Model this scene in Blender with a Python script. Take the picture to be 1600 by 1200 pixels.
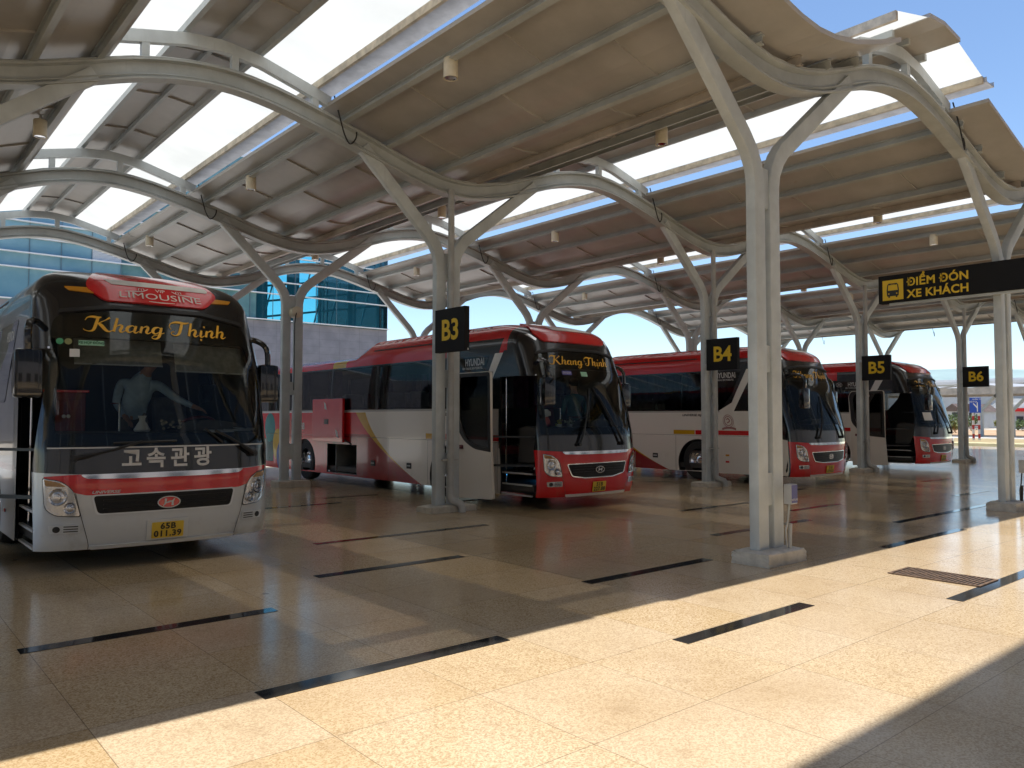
import bpy, bmesh, math, random
import numpy as np
from mathutils import Vector, Matrix, geometry
R = math.radians
scene = bpy.context.scene
for o in list(bpy.data.objects):
    bpy.data.objects.remove(o)
col = scene.collection

# ------------------------------------------------------------------ camera
CF, YAW, PITCH, ROLL, CH = 1226.26, R(49.596), R(2.394), R(0.038), 1.6
cam_d = bpy.data.cameras.new('camera')
cam = bpy.data.objects.new('camera', cam_d); col.objects.link(cam)
fw = Vector((math.cos(YAW)*math.cos(PITCH), math.sin(YAW)*math.cos(PITCH), math.sin(PITCH)))
rt = Vector((math.sin(YAW), -math.cos(YAW), 0)); up = rt.cross(fw)
rt2 = rt*math.cos(ROLL)+up*math.sin(ROLL); up2 = up*math.cos(ROLL)-rt*math.sin(ROLL)
m = Matrix((rt2, up2, -fw)).transposed().to_4x4(); m.translation = (0, 0, CH)
cam.matrix_world = m
cam_d.sensor_width = 36.0; cam_d.lens = 36.0*CF/1600.0
cam_d.clip_start = 0.05; cam_d.clip_end = 4000
scene.camera = cam

# ------------------------------------------------------------------ light
SUN_DIR = Vector((-0.015, -0.020, 1.0)).normalized()      # towards the sun
elev = math.asin(SUN_DIR.z); azim = math.atan2(SUN_DIR.x, SUN_DIR.y)
world = bpy.data.worlds.new('World'); scene.world = world; world.use_nodes = True
wn = world.node_tree; wn.nodes.clear()
sky = wn.nodes.new('ShaderNodeTexSky'); sky.sky_type = 'NISHITA'; sky.sun_disc = False
sky.sun_elevation = elev; sky.sun_rotation = azim; sky.air_density = 1.0; sky.dust_density = 0.0; sky.ozone_density = 3.5
bg = wn.nodes.new('ShaderNodeBackground'); bg.inputs[1].default_value = 0.066
wo = wn.nodes.new('ShaderNodeOutputWorld')
wn.links.new(sky.outputs[0], bg.inputs[0]); wn.links.new(bg.outputs[0], wo.inputs[0])
sd = bpy.data.lights.new('sun', 'SUN'); sd.energy = 2.12; sd.angle = R(0.53); sd.color = (1.0, 0.955, 0.88)
sun = bpy.data.objects.new('sun', sd); col.objects.link(sun)
sun.rotation_euler = (-SUN_DIR).to_track_quat('-Z', 'Y').to_euler()
scene.view_settings.view_transform = 'Standard'; scene.view_settings.look = 'None'
scene.view_settings.exposure = 1.62; scene.view_settings.gamma = 1.0
scene.render.engine = 'CYCLES'
scene.cycles.max_bounces = 12; scene.cycles.diffuse_bounces = 7; scene.cycles.glossy_bounces = 5
scene.cycles.transmission_bounces = 8; scene.cycles.transparent_max_bounces = 16
scene.cycles.sample_clamp_indirect = 10.0
scene.cycles.caustics_reflective = False; scene.cycles.caustics_refractive = False
scene.cycles.use_denoising = True

# ------------------------------------------------------------------ node helpers
class Ex:
    """tiny expression -> math node compiler"""
    def __init__(s, nt, v): s.nt = nt; s.v = v
    def _n(s, op, *a):
        n = s.nt.nodes.new('ShaderNodeMath'); n.operation = op
        for i, q in enumerate((s,)+a):
            q = q.v if isinstance(q, Ex) else q
            if isinstance(q, (int, float)): n.inputs[i].default_value = q
            else: s.nt.links.new(q, n.inputs[i])
        return Ex(s.nt, n.outputs[0])
    def __add__(s, o): return s._n('ADD', o)
    def __sub__(s, o): return s._n('SUBTRACT', o)
    def __mul__(s, o): return s._n('MULTIPLY', o)
    def __truediv__(s, o): return s._n('DIVIDE', o)
    def __gt__(s, o): return s._n('GREATER_THAN', o)
    def __lt__(s, o): return s._n('LESS_THAN', o)
    def __and__(s, o): return s._n('MULTIPLY', o)
    def __or__(s, o): return s._n('MAXIMUM', o)
    def inv(s): return Ex(s.nt, 1.0)._n('SUBTRACT', s)
    def abs(s): return s._n('ABSOLUTE')
    def mod(s, o): return s._n('FLOORED_MODULO', o)
    def floor(s): return s._n('FLOOR')
    def sqrt(s): return s._n('SQRT')
    def sm(s, a, b):
        n = s.nt.nodes.new('ShaderNodeMapRange'); n.interpolation_type = 'SMOOTHSTEP'
        s.nt.links.new(s.v, n.inputs[0]); n.inputs[1].default_value = a; n.inputs[2].default_value = b
        return Ex(s.nt, n.outputs[0])
    def between(s, a, b): return (s > a) & (s < b)

def new_mat(name, color=(.5, .5, .5), rough=.5, metal=0., coat=0., spec=.5):
    mt = bpy.data.materials.new(name); mt.use_nodes = True
    b = mt.node_tree.nodes['Principled BSDF']
    b.inputs['Base Color'].default_value = (*color, 1); b.inputs['Roughness'].default_value = rough
    b.inputs['Metallic'].default_value = metal; b.inputs['Coat Weight'].default_value = coat
    b.inputs['Coat Roughness'].default_value = .03; b.inputs['Specular IOR Level'].default_value = spec
    mt['b'] = 1
    return mt
def bs(mt): return mt.node_tree.nodes['Principled BSDF']
def coords(mt, kind='Object'):
    nt = mt.node_tree; t = nt.nodes.new('ShaderNodeTexCoord'); s = nt.nodes.new('ShaderNodeSeparateXYZ')
    nt.links.new(t.outputs[kind], s.inputs[0])
    return t.outputs[kind], Ex(nt, s.outputs[0]), Ex(nt, s.outputs[1]), Ex(nt, s.outputs[2])
def noise(mt, vec, scale, detail=3, rough=.5, dims=None):
    nt = mt.node_tree; n = nt.nodes.new('ShaderNodeTexNoise')
    n.inputs['Scale'].default_value = scale; n.inputs['Detail'].default_value = detail; n.inputs['Roughness'].default_value = rough
    if dims is not None:
        mp = nt.nodes.new('ShaderNodeMapping'); mp.inputs['Scale'].default_value = dims
        nt.links.new(vec, mp.inputs[0]); vec = mp.outputs[0]
    nt.links.new(vec, n.inputs['Vector'])
    return Ex(nt, n.outputs['Fac'])
def mixc(nt, fac, a, b):
    n = nt.nodes.new('ShaderNodeMix'); n.data_type = 'RGBA'
    for sock, v in ((n.inputs[0], fac), (n.inputs[6], a), (n.inputs[7], b)):
        v = v.v if isinstance(v, Ex) else v
        if isinstance(v, (int, float)): sock.default_value = v
        elif isinstance(v, tuple): sock.default_value = (*v, 1)
        else: nt.links.new(v, sock)
    return n.outputs[2]
def setc(mt, sock): mt.node_tree.links.new(sock.v if isinstance(sock, Ex) else sock, bs(mt).inputs['Base Color'])
def setr(mt, ex): mt.node_tree.links.new(ex.v, bs(mt).inputs['Roughness'])
def bump(mt, ex, dist=.01, strength=.5):
    n = mt.node_tree.nodes.new('ShaderNodeBump'); n.inputs['Distance'].default_value = dist; n.inputs['Strength'].default_value = strength
    mt.node_tree.links.new(ex.v, n.inputs['Height']); mt.node_tree.links.new(n.outputs[0], bs(mt).inputs['Normal'])
def worn(name, color, rough=.5, scale=4, amt=.18, metal=0., coat=0., dark=None):
    """base colour broken up by a stain noise"""
    mt = new_mat(name, color, rough, metal, coat)
    v, x, y, z = coords(mt); n = noise(mt, v, scale, 5, .6)
    dk = dark or tuple(c*(1-amt*2) for c in color); lt = tuple(min(1, c*(1+amt*.6)) for c in color)
    setc(mt, mixc(mt.node_tree, n.sm(.3, .7), dk, lt))
    setr(mt, noise(mt, v, scale*2.3, 4)*.25+(rough-.12))
    return mt

# ------------------------------------------------------------------ object helpers
def link(name, me, mat=None, parent=None):
    o = bpy.data.objects.new(name, me); col.objects.link(o)
    if mat is not None:
        if isinstance(mat, (list, tuple)):
            for q in mat: me.materials.append(q)
        elif not me.materials: me.materials.append(mat)
    if parent is not None: o.parent = parent
    return o
def tag(o, label=None, cat=None, group=None, kind=None):
    for k, v in (('label', label), ('category', cat), ('group', group), ('kind', kind)):
        if v: o[k] = v
    return o
def empty(name, loc, label=None, cat=None, group=None, rz=0):
    o = bpy.data.objects.new(name, None); col.objects.link(o); o.location = loc; o.rotation_euler.z = rz
    o.empty_display_size = .2
    return tag(o, label, cat, group)
def mesh(name, verts, faces, smooth=False):
    me = bpy.data.meshes.new(name); me.from_pydata([tuple(map(float, v)) for v in verts], [], faces); me.update()
    if smooth:
        for q in me.polygons: q.use_smooth = True
    return me
class MB:
    """collects boxes, bars, sweeps and lathes into one mesh"""
    def __init__(s): s.v = []; s.f = []
    def add(s, vs, fs):
        b = len(s.v); s.v += [tuple(map(float, q)) for q in vs]; s.f += [tuple(i+b for i in q) for q in fs]; return s
    def box(s, x0, x1, y0, y1, z0, z1, bev=0):
        if bev:
            bm = bmesh.new(); bmesh.ops.create_cube(bm, size=1)
            for q in bm.verts:
                q.co = Vector(((x0+x1)/2+q.co.x*(x1-x0), (y0+y1)/2+q.co.y*(y1-y0), (z0+z1)/2+q.co.z*(z1-z0)))
            bmesh.ops.bevel(bm, geom=bm.edges[:], offset=bev, segments=2, affect='EDGES', profile=.6)
            bm.verts.index_update(); vs = [q.co[:] for q in bm.verts]; fs = [[w.index for w in q.verts] for q in bm.faces]
            bm.free(); return s.add(vs, fs)
        vs = [(x, y, z) for x in (x0, x1) for y in (y0, y1) for z in (z0, z1)]
        return s.add(vs, [(0, 1, 3, 2), (4, 6, 7, 5), (0, 4, 5, 1), (2, 3, 7, 6), (0, 2, 6, 4), (1, 5, 7, 3)])
    def tube(s, pts, r, n=8, caps=True):
        pts = [Vector(q) for q in pts]; rs = r if isinstance(r, (list, tuple)) else [r]*len(pts)
        vs = []; u = None
        for i, p in enumerate(pts):
            t = (pts[min(i+1, len(pts)-1)]-pts[max(i-1, 0)]).normalized()
            if u is None: u = t.orthogonal().normalized()
            u = (u-t*u.dot(t)).normalized(); w = t.cross(u)
            vs += [p+(u*math.cos(a)+w*math.sin(a))*rs[i] for a in [2*math.pi*k/n for k in range(n)]]
        fs = [(i*n+k, i*n+(k+1) % n, (i+1)*n+(k+1) % n, (i+1)*n+k) for i in range(len(pts)-1) for k in range(n)]
        if caps: fs += [tuple(range(n))[::-1], tuple(range((len(pts)-1)*n, len(pts)*n))]
        return s.add(vs, fs)
    def bar(s, a, b, w, h, upv=(0, 0, 1)):
        a = Vector(a); b = Vector(b); t = (b-a).normalized(); upv = Vector(upv)
        if abs(t.dot(upv)) > .99: upv = Vector((1, 0, 0))
        u = t.cross(upv).normalized(); v = u.cross(t)
        vs = [p+u*i*w/2+v*j*h/2 for p in (a, b) for i, j in ((-1, -1), (1, -1), (1, 1), (-1, 1))]
        return s.add(vs, [(0, 1, 2, 3)[::-1], (4, 5, 6, 7), (0, 1, 5, 4), (1, 2, 6, 5), (2, 3, 7, 6), (3, 0, 4, 7)])
    def lathe(s, prof, c=(0, 0, 0), axis='z', n=24, caps=True):
        c = Vector(c); vs = []
        for r, h in prof:
            for k in range(n):
                a = 2*math.pi*k/n; q = (r*math.cos(a), r*math.sin(a), h)
                if axis == 'x': q = (h, r*math.cos(a), r*math.sin(a))
                if axis == 'y': q = (r*math.sin(a), h, r*math.cos(a))
                vs.append(c+Vector(q))
        fs = [(i*n+k, i*n+(k+1) % n, (i+1)*n+(k+1) % n, (i+1)*n+k) for i in range(len(prof)-1) for k in range(n)]
        if caps: fs += [tuple(range(n))[::-1], tuple(range((len(prof)-1)*n, len(prof)*n))]
        return s.add(vs, fs)
    def sweep(s, path, prof, frame, caps=True):
        """path: points; frame(i)->(u,v) unit vectors; prof: closed polygon (a,b)"""
        n = len(prof); vs = []
        for i, p in enumerate(path):
            u, v = frame(i); vs += [Vector(p)+u*a+v*b for a, b in prof]
        fs = [(i*n+k, i*n+(k+1) % n, (i+1)*n+(k+1) % n, (i+1)*n+k) for i in range(len(path)-1) for k in range(n)]
        if caps: fs += [tuple(range(n))[::-1], tuple(range((len(path)-1)*n, len(path)*n))]
        return s.add(vs, fs)
    def build(s, name, mat, parent=None, smooth=False, angle=None):
        me = mesh(name, s.v, s.f)
        bm = bmesh.new(); bm.from_mesh(me); bmesh.ops.recalc_face_normals(bm, faces=bm.faces[:])
        if smooth:
            for f in bm.faces: f.smooth = True
            lim = R(angle or 35)
            for e in bm.edges:
                if len(e.link_faces) == 2 and e.calc_face_angle(0) > lim: e.smooth = False
        bm.to_mesh(me); bm.free()
        return link(name, me, mat, parent)
def shift(mb, d):
    mb.v = [(a+d[0], b+d[1], c+d[2]) for a, b, c in mb.v]; return mb
def round_poly(pts, r, n=4):
    out = []; N = len(pts)
    for i, p in enumerate(pts):
        p = Vector(p); a = Vector(pts[i-1])-p; b = Vector(pts[(i+1) % N])-p
        rr = r[i] if isinstance(r, (list, tuple)) else r
        q = min(rr, a.length*.45, b.length*.45)
        if q < 1e-4: out.append(tuple(p)); continue
        A = p+a.normalized()*q; B = p+b.normalized()*q
        for k in range(n+1):
            t = k/n; out.append(tuple(A*(1-t)**2+p*2*t*(1-t)+B*t*t))
    return out
def text_mesh(body, size, bold=0., shear=0., spacing=1., align='CENTER', line=1.0):
    """2-D triangles (verts (x,y), faces) of a line of lettering in the built-in font"""
    cu = bpy.data.curves.new('lettering', 'FONT'); cu.body = body; cu.size = size; cu.align_x = align; cu.align_y = 'CENTER'
    cu.offset = bold; cu.shear = shear; cu.space_character = spacing; cu.space_line = line; cu.resolution_u = 3
    ob = bpy.data.objects.new('lettering', cu); col.objects.link(ob)
    dg = bpy.context.evaluated_depsgraph_get(); me = bpy.data.meshes.new_from_object(ob.evaluated_get(dg))
    vs = [(v.co.x, v.co.y) for v in me.vertices]; fs = [tuple(p.vertices) for p in me.polygons]
    bpy.data.objects.remove(ob); bpy.data.meshes.remove(me); bpy.data.curves.remove(cu)
    return vs, fs
def catmull(pts, n=6):
    P = [pts[0]]+list(pts)+[pts[-1]]; out = []
    for i in range(1, len(P)-2):
        for k in range(n):
            t = k/n
            out.append(tuple(.5*(2*P[i][j]+(P[i+1][j]-P[i-1][j])*t+(2*P[i-1][j]-5*P[i][j]+4*P[i+1][j]-P[i+2][j])*t*t+(3*P[i][j]-P[i-1][j]-3*P[i+1][j]+P[i+2][j])*t**3) for j in range(len(P[i]))))
    out.append(tuple(pts[-1])); return out
def strokes_mesh(strokes):
    """list of [(x,y,w)...] -> 2-D quads; returns verts (x,y,layer), faces"""
    vs = []; fs = []
    for L, st in enumerate(strokes):
        c = catmull(st, 7); b = len(vs)
        for i, (x, y, w) in enumerate(c):
            a = c[max(i-1, 0)]; d = c[min(i+1, len(c)-1)]; tx, ty = d[0]-a[0], d[1]-a[1]; l = math.hypot(tx, ty) or 1
            nx, ny = -ty/l, tx/l
            vs += [(x+nx*w/2, y+ny*w/2, L), (x-nx*w/2, y-ny*w/2, L)]
        fs += [(b+2*i, b+2*i+1, b+2*i+3, b+2*i+2) for i in range(len(c)-1)]
    return vs, fs

# ------------------------------------------------------------------ materials of the place
def floor_mat():
    mt = new_mat('polished_granite', rough=.1); nt = mt.node_tree
    v, x, y, z = coords(mt)
    tx = ((x-1.0)/.92).floor(); ty = ((y-.0)/.905).floor()
    wn_ = nt.nodes.new('ShaderNodeTexWhiteNoise'); wn_.noise_dimensions = '2D'
    cb = nt.nodes.new('ShaderNodeCombineXYZ'); nt.links.new(tx.v, cb.inputs[0]); nt.links.new(ty.v, cb.inputs[1]); nt.links.new(cb.outputs[0], wn_.inputs['Vector'])
    tile = Ex(nt, wn_.outputs[0])
    sp = nt.nodes.new('ShaderNodeSeparateColor'); nt.links.new(wn_.outputs[1], sp.inputs[0]); tile2 = Ex(nt, sp.outputs[1])
    g1 = noise(mt, v, 62, 3, .62); g2 = noise(mt, v, 120, 2, .6); big = noise(mt, v, .55, 4, .6); mid = noise(mt, v, 3.5, 4, .6)
    vo = nt.nodes.new('ShaderNodeTexVoronoi'); vo.inputs['Scale'].default_value = 105; nt.links.new(v, vo.inputs['Vector'])
    vs_ = nt.nodes.new('ShaderNodeSeparateColor'); nt.links.new(vo.outputs['Color'], vs_.inputs[0]); g1 = Ex(nt, vs_.outputs[0])*.55+g1*.45
    sp_ = nt.nodes.new('ShaderNodeTexVoronoi'); sp_.inputs['Scale'].default_value = .9; nt.links.new(v, sp_.inputs['Vector']); spot = Ex(nt, sp_.outputs['Distance'])+noise(mt, v, 9, 3)*.08
    c = mixc(nt, g1.sm(.18, .72), (.375, .25, .122), (.635, .495, .312))
    c = mixc(nt, g2.sm(.60, .68)*.8, c, (.19, .13, .075))
    c = mixc(nt, g2.sm(.38, .30)*.5, c, (.70, .585, .41))
    c = mixc(nt, (tile*.34), c, (.60, .50, .39))
    c = mixc(nt, (tile2.sm(.55, 1.)*.28), c, (.43, .28, .12))
    c = mixc(nt, big.sm(.45, .70)*.38, c, (.36, .24, .12))
    c = mixc(nt, mid.sm(.55, .75)*.32, c, (.30, .20, .11))
    lane = ((x-2.73).mod(7.55)-3.775).abs(); lane = ((lane-3.775).abs()-1.03).abs()
    track = lane.sm(.26, .05)*y.sm(3.0, 9.0)*noise(mt, v, 1.1, 4, .6, (1, .35, 1)).sm(.42, .68)
    c = mixc(nt, track*.34, c, (.10, .075, .05))
    c = mixc(nt, spot.sm(.085, .06)*.55, c, (.13, .09, .06))
    jx = ((x-1.0).mod(.92)-.46).abs() > .4575; jy = (y.mod(.905)-.4525).abs() > .4498
    c = mixc(nt, (jx | jy)*.75, c, (.17, .12, .07))
    setc(mt, c)
    setr(mt, mid*.09+(big*.10)+(-.0+.055))
    bump(mt, noise(mt, v, 1.4, 2), .004, .12)
    return mt
def steel(name, c, rough=.42, amt=.10):
    mt = new_mat(name, c, rough); v, x, y, z = coords(mt); nt = mt.node_tree
    n = noise(mt, v, 1.6, 5, .65); st = noise(mt, v, 3.0, 4, .6, (6, 6, .6)); ru = noise(mt, v, 2.2, 6, .7)
    cc = mixc(nt, n.sm(.35, .7), tuple(q*(1-amt*1.6) for q in c), tuple(q*(1+amt*.5) for q in c))
    cc = mixc(nt, st.sm(.58, .75)*.25, cc, tuple(q*.6 for q in c))
    cc = mixc(nt, ru.sm(.70, .78)*.55, cc, (.25, .12, .045))
    setc(mt, cc); setr(mt, n*.3+(rough-.15)); return mt
M_floor = floor_mat()
M_ink0 = new_mat('black_cable', (.02, .02, .02), .5)
M_steel = steel('painted_grey_steel', (.45, .485, .49))
M_steel2 = steel('pale_steel', (.55, .60, .62))
M_panel = new_mat('roof_panel_underside', (.46, .415, .36), .34)
_v, _x, _y, _z = coords(M_panel); _n = noise(M_panel, _v, .8, 5, .65); _n2 = noise(M_panel, _v, 3.2, 6, .72)
_c = mixc(M_panel.node_tree, _n.sm(.3, .72), (.37, .357, .338), (.47, .455, .436))
_c = mixc(M_panel.node_tree, _n2.sm(.66, .76)*.45, _c, (.30, .22, .15)); setc(M_panel, _c); setr(M_panel, _n*.25+.2)
M_rusty = steel('stained_purlin', (.48, .43, .37), .45, .16)
M_beige = worn('weathered_cream_edge', (.62, .55, .43), .5, 5)
M_gutter = worn('galvanised_gutter', (.50, .51, .53), .36, 3, .12, metal=.55)
def translucent(name, c, clear):
    mt = bpy.data.materials.new(name); mt.use_nodes = True; nt = mt.node_tree; nt.nodes.clear()
    t = nt.nodes.new('ShaderNodeTexCoord'); n = nt.nodes.new('ShaderNodeTexNoise'); n.inputs['Scale'].default_value = .9; n.inputs['Detail'].default_value = 5
    nt.links.new(t.outputs['Object'], n.inputs['Vector'])
    col_ = mixc(nt, Ex(nt, n.outputs['Fac']).sm(.3, .75), c, tuple(q*.86 for q in c))
    tr = nt.nodes.new('ShaderNodeBsdfTranslucent'); nt.links.new(col_, tr.inputs[0])
    df = nt.nodes.new('ShaderNodeBsdfDiffuse'); nt.links.new(col_, df.inputs[0])
    tp = nt.nodes.new('ShaderNodeBsdfRefraction'); tp.inputs['Color'].default_value = (.97, .94, .86, 1); tp.inputs['Roughness'].default_value = .42; tp.inputs['IOR'].default_value = 1.25
    m1 = nt.nodes.new('ShaderNodeMixShader'); m1.inputs[0].default_value = .06; nt.links.new(tr.outputs[0], m1.inputs[1]); nt.links.new(df.outputs[0], m1.inputs[2])
    t2 = nt.nodes.new('ShaderNodeBsdfTransparent'); t2.inputs[0].default_value = (.97, .93, .84, 1)
    m3 = nt.nodes.new('ShaderNodeMixShader'); m3.inputs[0].default_value = 1.0; nt.links.new(tp.outputs[0], m3.inputs[1]); nt.links.new(t2.outputs[0], m3.inputs[2]); tp = m3
    m2 = nt.nodes.new('ShaderNodeMixShader'); m2.inputs[0].default_value = clear; nt.links.new(m1.outputs[0], m2.inputs[1]); nt.links.new(tp.outputs[0], m2.inputs[2])
    o = nt.nodes.new('ShaderNodeOutputMaterial'); nt.links.new(m2.outputs[0], o.inputs[0]); return mt
M_sky = translucent('frosted_skylight_sheet', (.54, .535, .49), .06)
M_conc = worn('worn_concrete', (.58, .55, .49), .85, 5, .14)
_vv, _, _, _ = coords(M_conc); bump(M_conc, noise(M_conc, _vv, 22, 6, .75), .012, .4)
M_black = new_mat('black_gloss', (.012, .012, .013), .12, 0, .6)
M_blackmat = new_mat('black_plastic', (.02, .02, .021), .42)
M_sign = new_mat('black_sign_face', (.010, .010, .011), .6, 0, 0, .2)
M_yel = new_mat('sign_yellow', (.75, .50, .015), .4)
M_white = worn('white_paint', (.74, .73, .70), .4, 3, .06)
M_cream = worn('cream_lamp_body', (.70, .64, .50), .4, 6, .06)
M_strip = new_mat('black_granite_inlay', (.018, .017, .016), .05)
_v, _x, _y, _z = coords(M_strip); setr(M_strip, noise(M_strip, _v, 3, 4)*.12+.02)
M_chrome = new_mat('chrome', (.75, .76, .78), .12, 1.)
M_pipe = worn('grey_pvc_pipe', (.44, .45, .45), .4, 3, .1)

# ------------------------------------------------------------------ setting: ground sheets
def sheet(name, x0, x1, y0, y1, z, mat, kind='structure', n=1):
    me = mesh(name, [(x0, y0, z), (x1, y0, z), (x1, y1, z), (x0, y1, z)], [(0, 1, 2, 3)])
    return tag(link(name, me, mat), kind=kind)
M_ground = worn('dusty_ground', (.56, .50, .41), .9, .08, .15)
M_road = worn('pale_worn_road', (.55, .53, .49), .8, .35, .12)
M_soil = worn('sandy_soil', (.50, .33, .19), .95, .3, .12)
M_kerb = worn('yellowed_kerb', (.66, .58, .34), .8, 1.2, .08)
sheet('ground', -1500, 2500, -1500, 2500, -.16, M_ground)
sheet('road', -60, 72, 24.6, 42, -.152, M_road)
sheet('forecourt', 47.2, 71.5, -60, 24.2, -.15, M_road)
fl = sheet('granite_floor', -40, 47, -30, 24.2, 0, M_floor)
MB().box(-40, 47.0, 24.2, 24.55, -.3, .0).build('kerb', M_conc)['kind'] = 'structure'
MB().box(47.0, 47.3, -60, 24.55, -.3, -.004).build('kerb', M_conc)['kind'] = 'structure'
MB().box(51.5, 52.6, -60, 140, -.3, .06, .03).build('kerb', M_kerb)['kind'] = 'structure'
sheet('verge', 52.6, 66, -60, 140, -.02, worn('dry_grass_verge', (.40, .31, .16), .95, .8, .15))
sheet('pavement', 66, 74, -60, 140, -.015, M_road)
sheet('soil', 74, 110, -60, 200, -.01, M_soil)
# inlaid dark strips
def strip(x0, x1, y0, y1):
    MB().box(x0, x1, y0, y1, -.02, .004).build('floor_strip', M_strip)['kind'] = 'structure'
for s in [(1.86, 3.68, 4.34, 4.49), (4.58, 6.32, 3.46, 3.60), (.95, 2.77, 6.22, 6.36), (3.64, 5.45, 7.22, 7.36), (4.55, 7.3, 9.10, 9.22), (5.5, 7.45, 5.28, 5.42),
          (9.0, 11.5, 6.3, 6.43), (12.35, 14.0, 7.1, 7.23), (9.75, 12.2, 4.36, 4.49), (7.44, 12.2, 2.70, 2.84), (7.2, 8.4, 14.1, 14.22), (5.0, 7.1, 13.2, 13.32),
          (8.6, 9.6, 12.0, 12.12), (10.9, 13.2, 8.3, 8.42), (12.2, 16.9, 5.28, 5.41), (14.6, 16.4, 9.1, 9.22), (17.2, 19.0, 6.3, 6.43), (20.4, 22.2, 8.2, 8.32), (18.3, 21.0, 3.5, 3.63),
          (24.5, 26.5, 6.3, 6.43), (14.5, 16.3, 3.46, 3.6), (16.5, 17.6, 13.2, 13.32), (23.0, 25, 4.4, 4.53), (28, 30, 7.2, 7.33)]: strip(*s)

# ------------------------------------------------------------------ bus canopy
PER, X0 = 7.55, 8.05
_T = [(0, 5.69), (.9, 5.83), (1.6, 6.06), (2.3, 6.31), (3.0, 6.46), (3.5, 6.50), (4.1, 6.45), (5.0, 6.26), (6.0, 5.99), (6.8, 5.78)]
_tt = np.array([a-PER for a, _ in _T]+[a for a, _ in _T]+[a+PER for a, _ in _T]); _tz = np.array([b for _, b in _T]*3)
_m = np.gradient(_tz, _tt)
def zb(x):
    r = (x-X0) % PER
    i = int(np.searchsorted(_tt, r, 'right'))-1; h = _tt[i+1]-_tt[i]; t = (r-_tt[i])/h
    return float((2*t**3-3*t*t+1)*_tz[i]+(t**3-2*t*t+t)*h*_m[i]+(-2*t**3+3*t*t)*_tz[i+1]+(t**3-t*t)*h*_m[i+1])
ROWS = [4.85, 10.97, 17.09, 23.2]
KS = range(-2, 5)
YA, YB_ = 4.24, 23.75
canopy = empty('bus_canopy', (X0, ROWS[0], 0), 'grey steel wave-roofed canopy with frosted skylights on forked columns', 'canopy')
def in_canopy(o):
    o.parent = canopy; o.matrix_parent_inverse = Matrix.Translation((-X0, -ROWS[0], 0)); return o
XS, XE = X0-2*PER-2.6, X0+4*PER+3.2
Ib = [(-.1, -.27), (.1, -.27), (.1, -.245), (.02, -.235), (.02, -.035), (.1, -.025), (.1, 0), (-.1, 0), (-.1, -.025), (-.02, -.035), (-.02, -.235), (-.1, -.245)]
xs = np.arange(XS, XE+.01, .2)
def bframe(f):
    def fr(i):
        x = xs[i]; t = Vector((.2, 0, f(x+.1)-f(x-.1))).normalized(); return Vector((0, 1, 0)), Vector((-t.z, 0, t.x))
    return fr
for y in ROWS:
    mb = MB(); mb.sweep([(x, y, zb(x)) for x in xs], Ib, bframe(zb))
    # conduits lying along the web
    mb.tube([(x, y-.06, zb(x)-.21) for x in xs[::2]], .013, 5); mb.tube([(x, y-.085, zb(x)+.014) for x in xs[::2]], .012, 5)
    in_canopy(mb.build('roof_beam', M_steel, smooth=True, angle=40))
# raised ridge profile (underside)
RP = [(1.95, 6.735), (2.95, 6.985), (3.45, 7.035), (4.0, 6.975), (4.9, 6.73), (5.22, 6.63)]
def zr(r): return float(np.interp(r, [a for a, _ in RP], [b for _, b in RP]))
def slab(rs, zf, xo, y0, y1, th):
    mb = MB(); n = len(rs); vs = []
    for y in (y0, y1):
        for q in (0, th):
            vs += [(xo+r, y, zf(r)+q) for r in rs]
    fs = []
    for i in range(n-1):
        fs += [(i, i+1, 2*n+i+1, 2*n+i), (n+i, 3*n+i, 3*n+i+1, n+i+1), (i, n+i, n+i+1, i+1), (2*n+i, 2*n+i+1, 3*n+i+1, 3*n+i)]
    fs += [(0, 2*n, 3*n, n), (n-1, 2*n-1, 4*n-1, 3*n-1)]
    return mb.add(vs, fs)
def film(rs, xo):
    return MB().add([(xo+r, y, zr(r)+.012) for r in rs for y in (YA+.03, YB_-.04)], [(2*i, 2*i+1, 2*i+3, 2*i+2) for i in range(len(rs)-1)])
LOW = [5.06, 5.7, 6.2, 6.7, 7.2, 7.55, 7.9, 8.4, 8.9, 9.6]
PUR = [5.36, 6.15, 7.15, 7.95, 8.65, 9.38]
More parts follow.
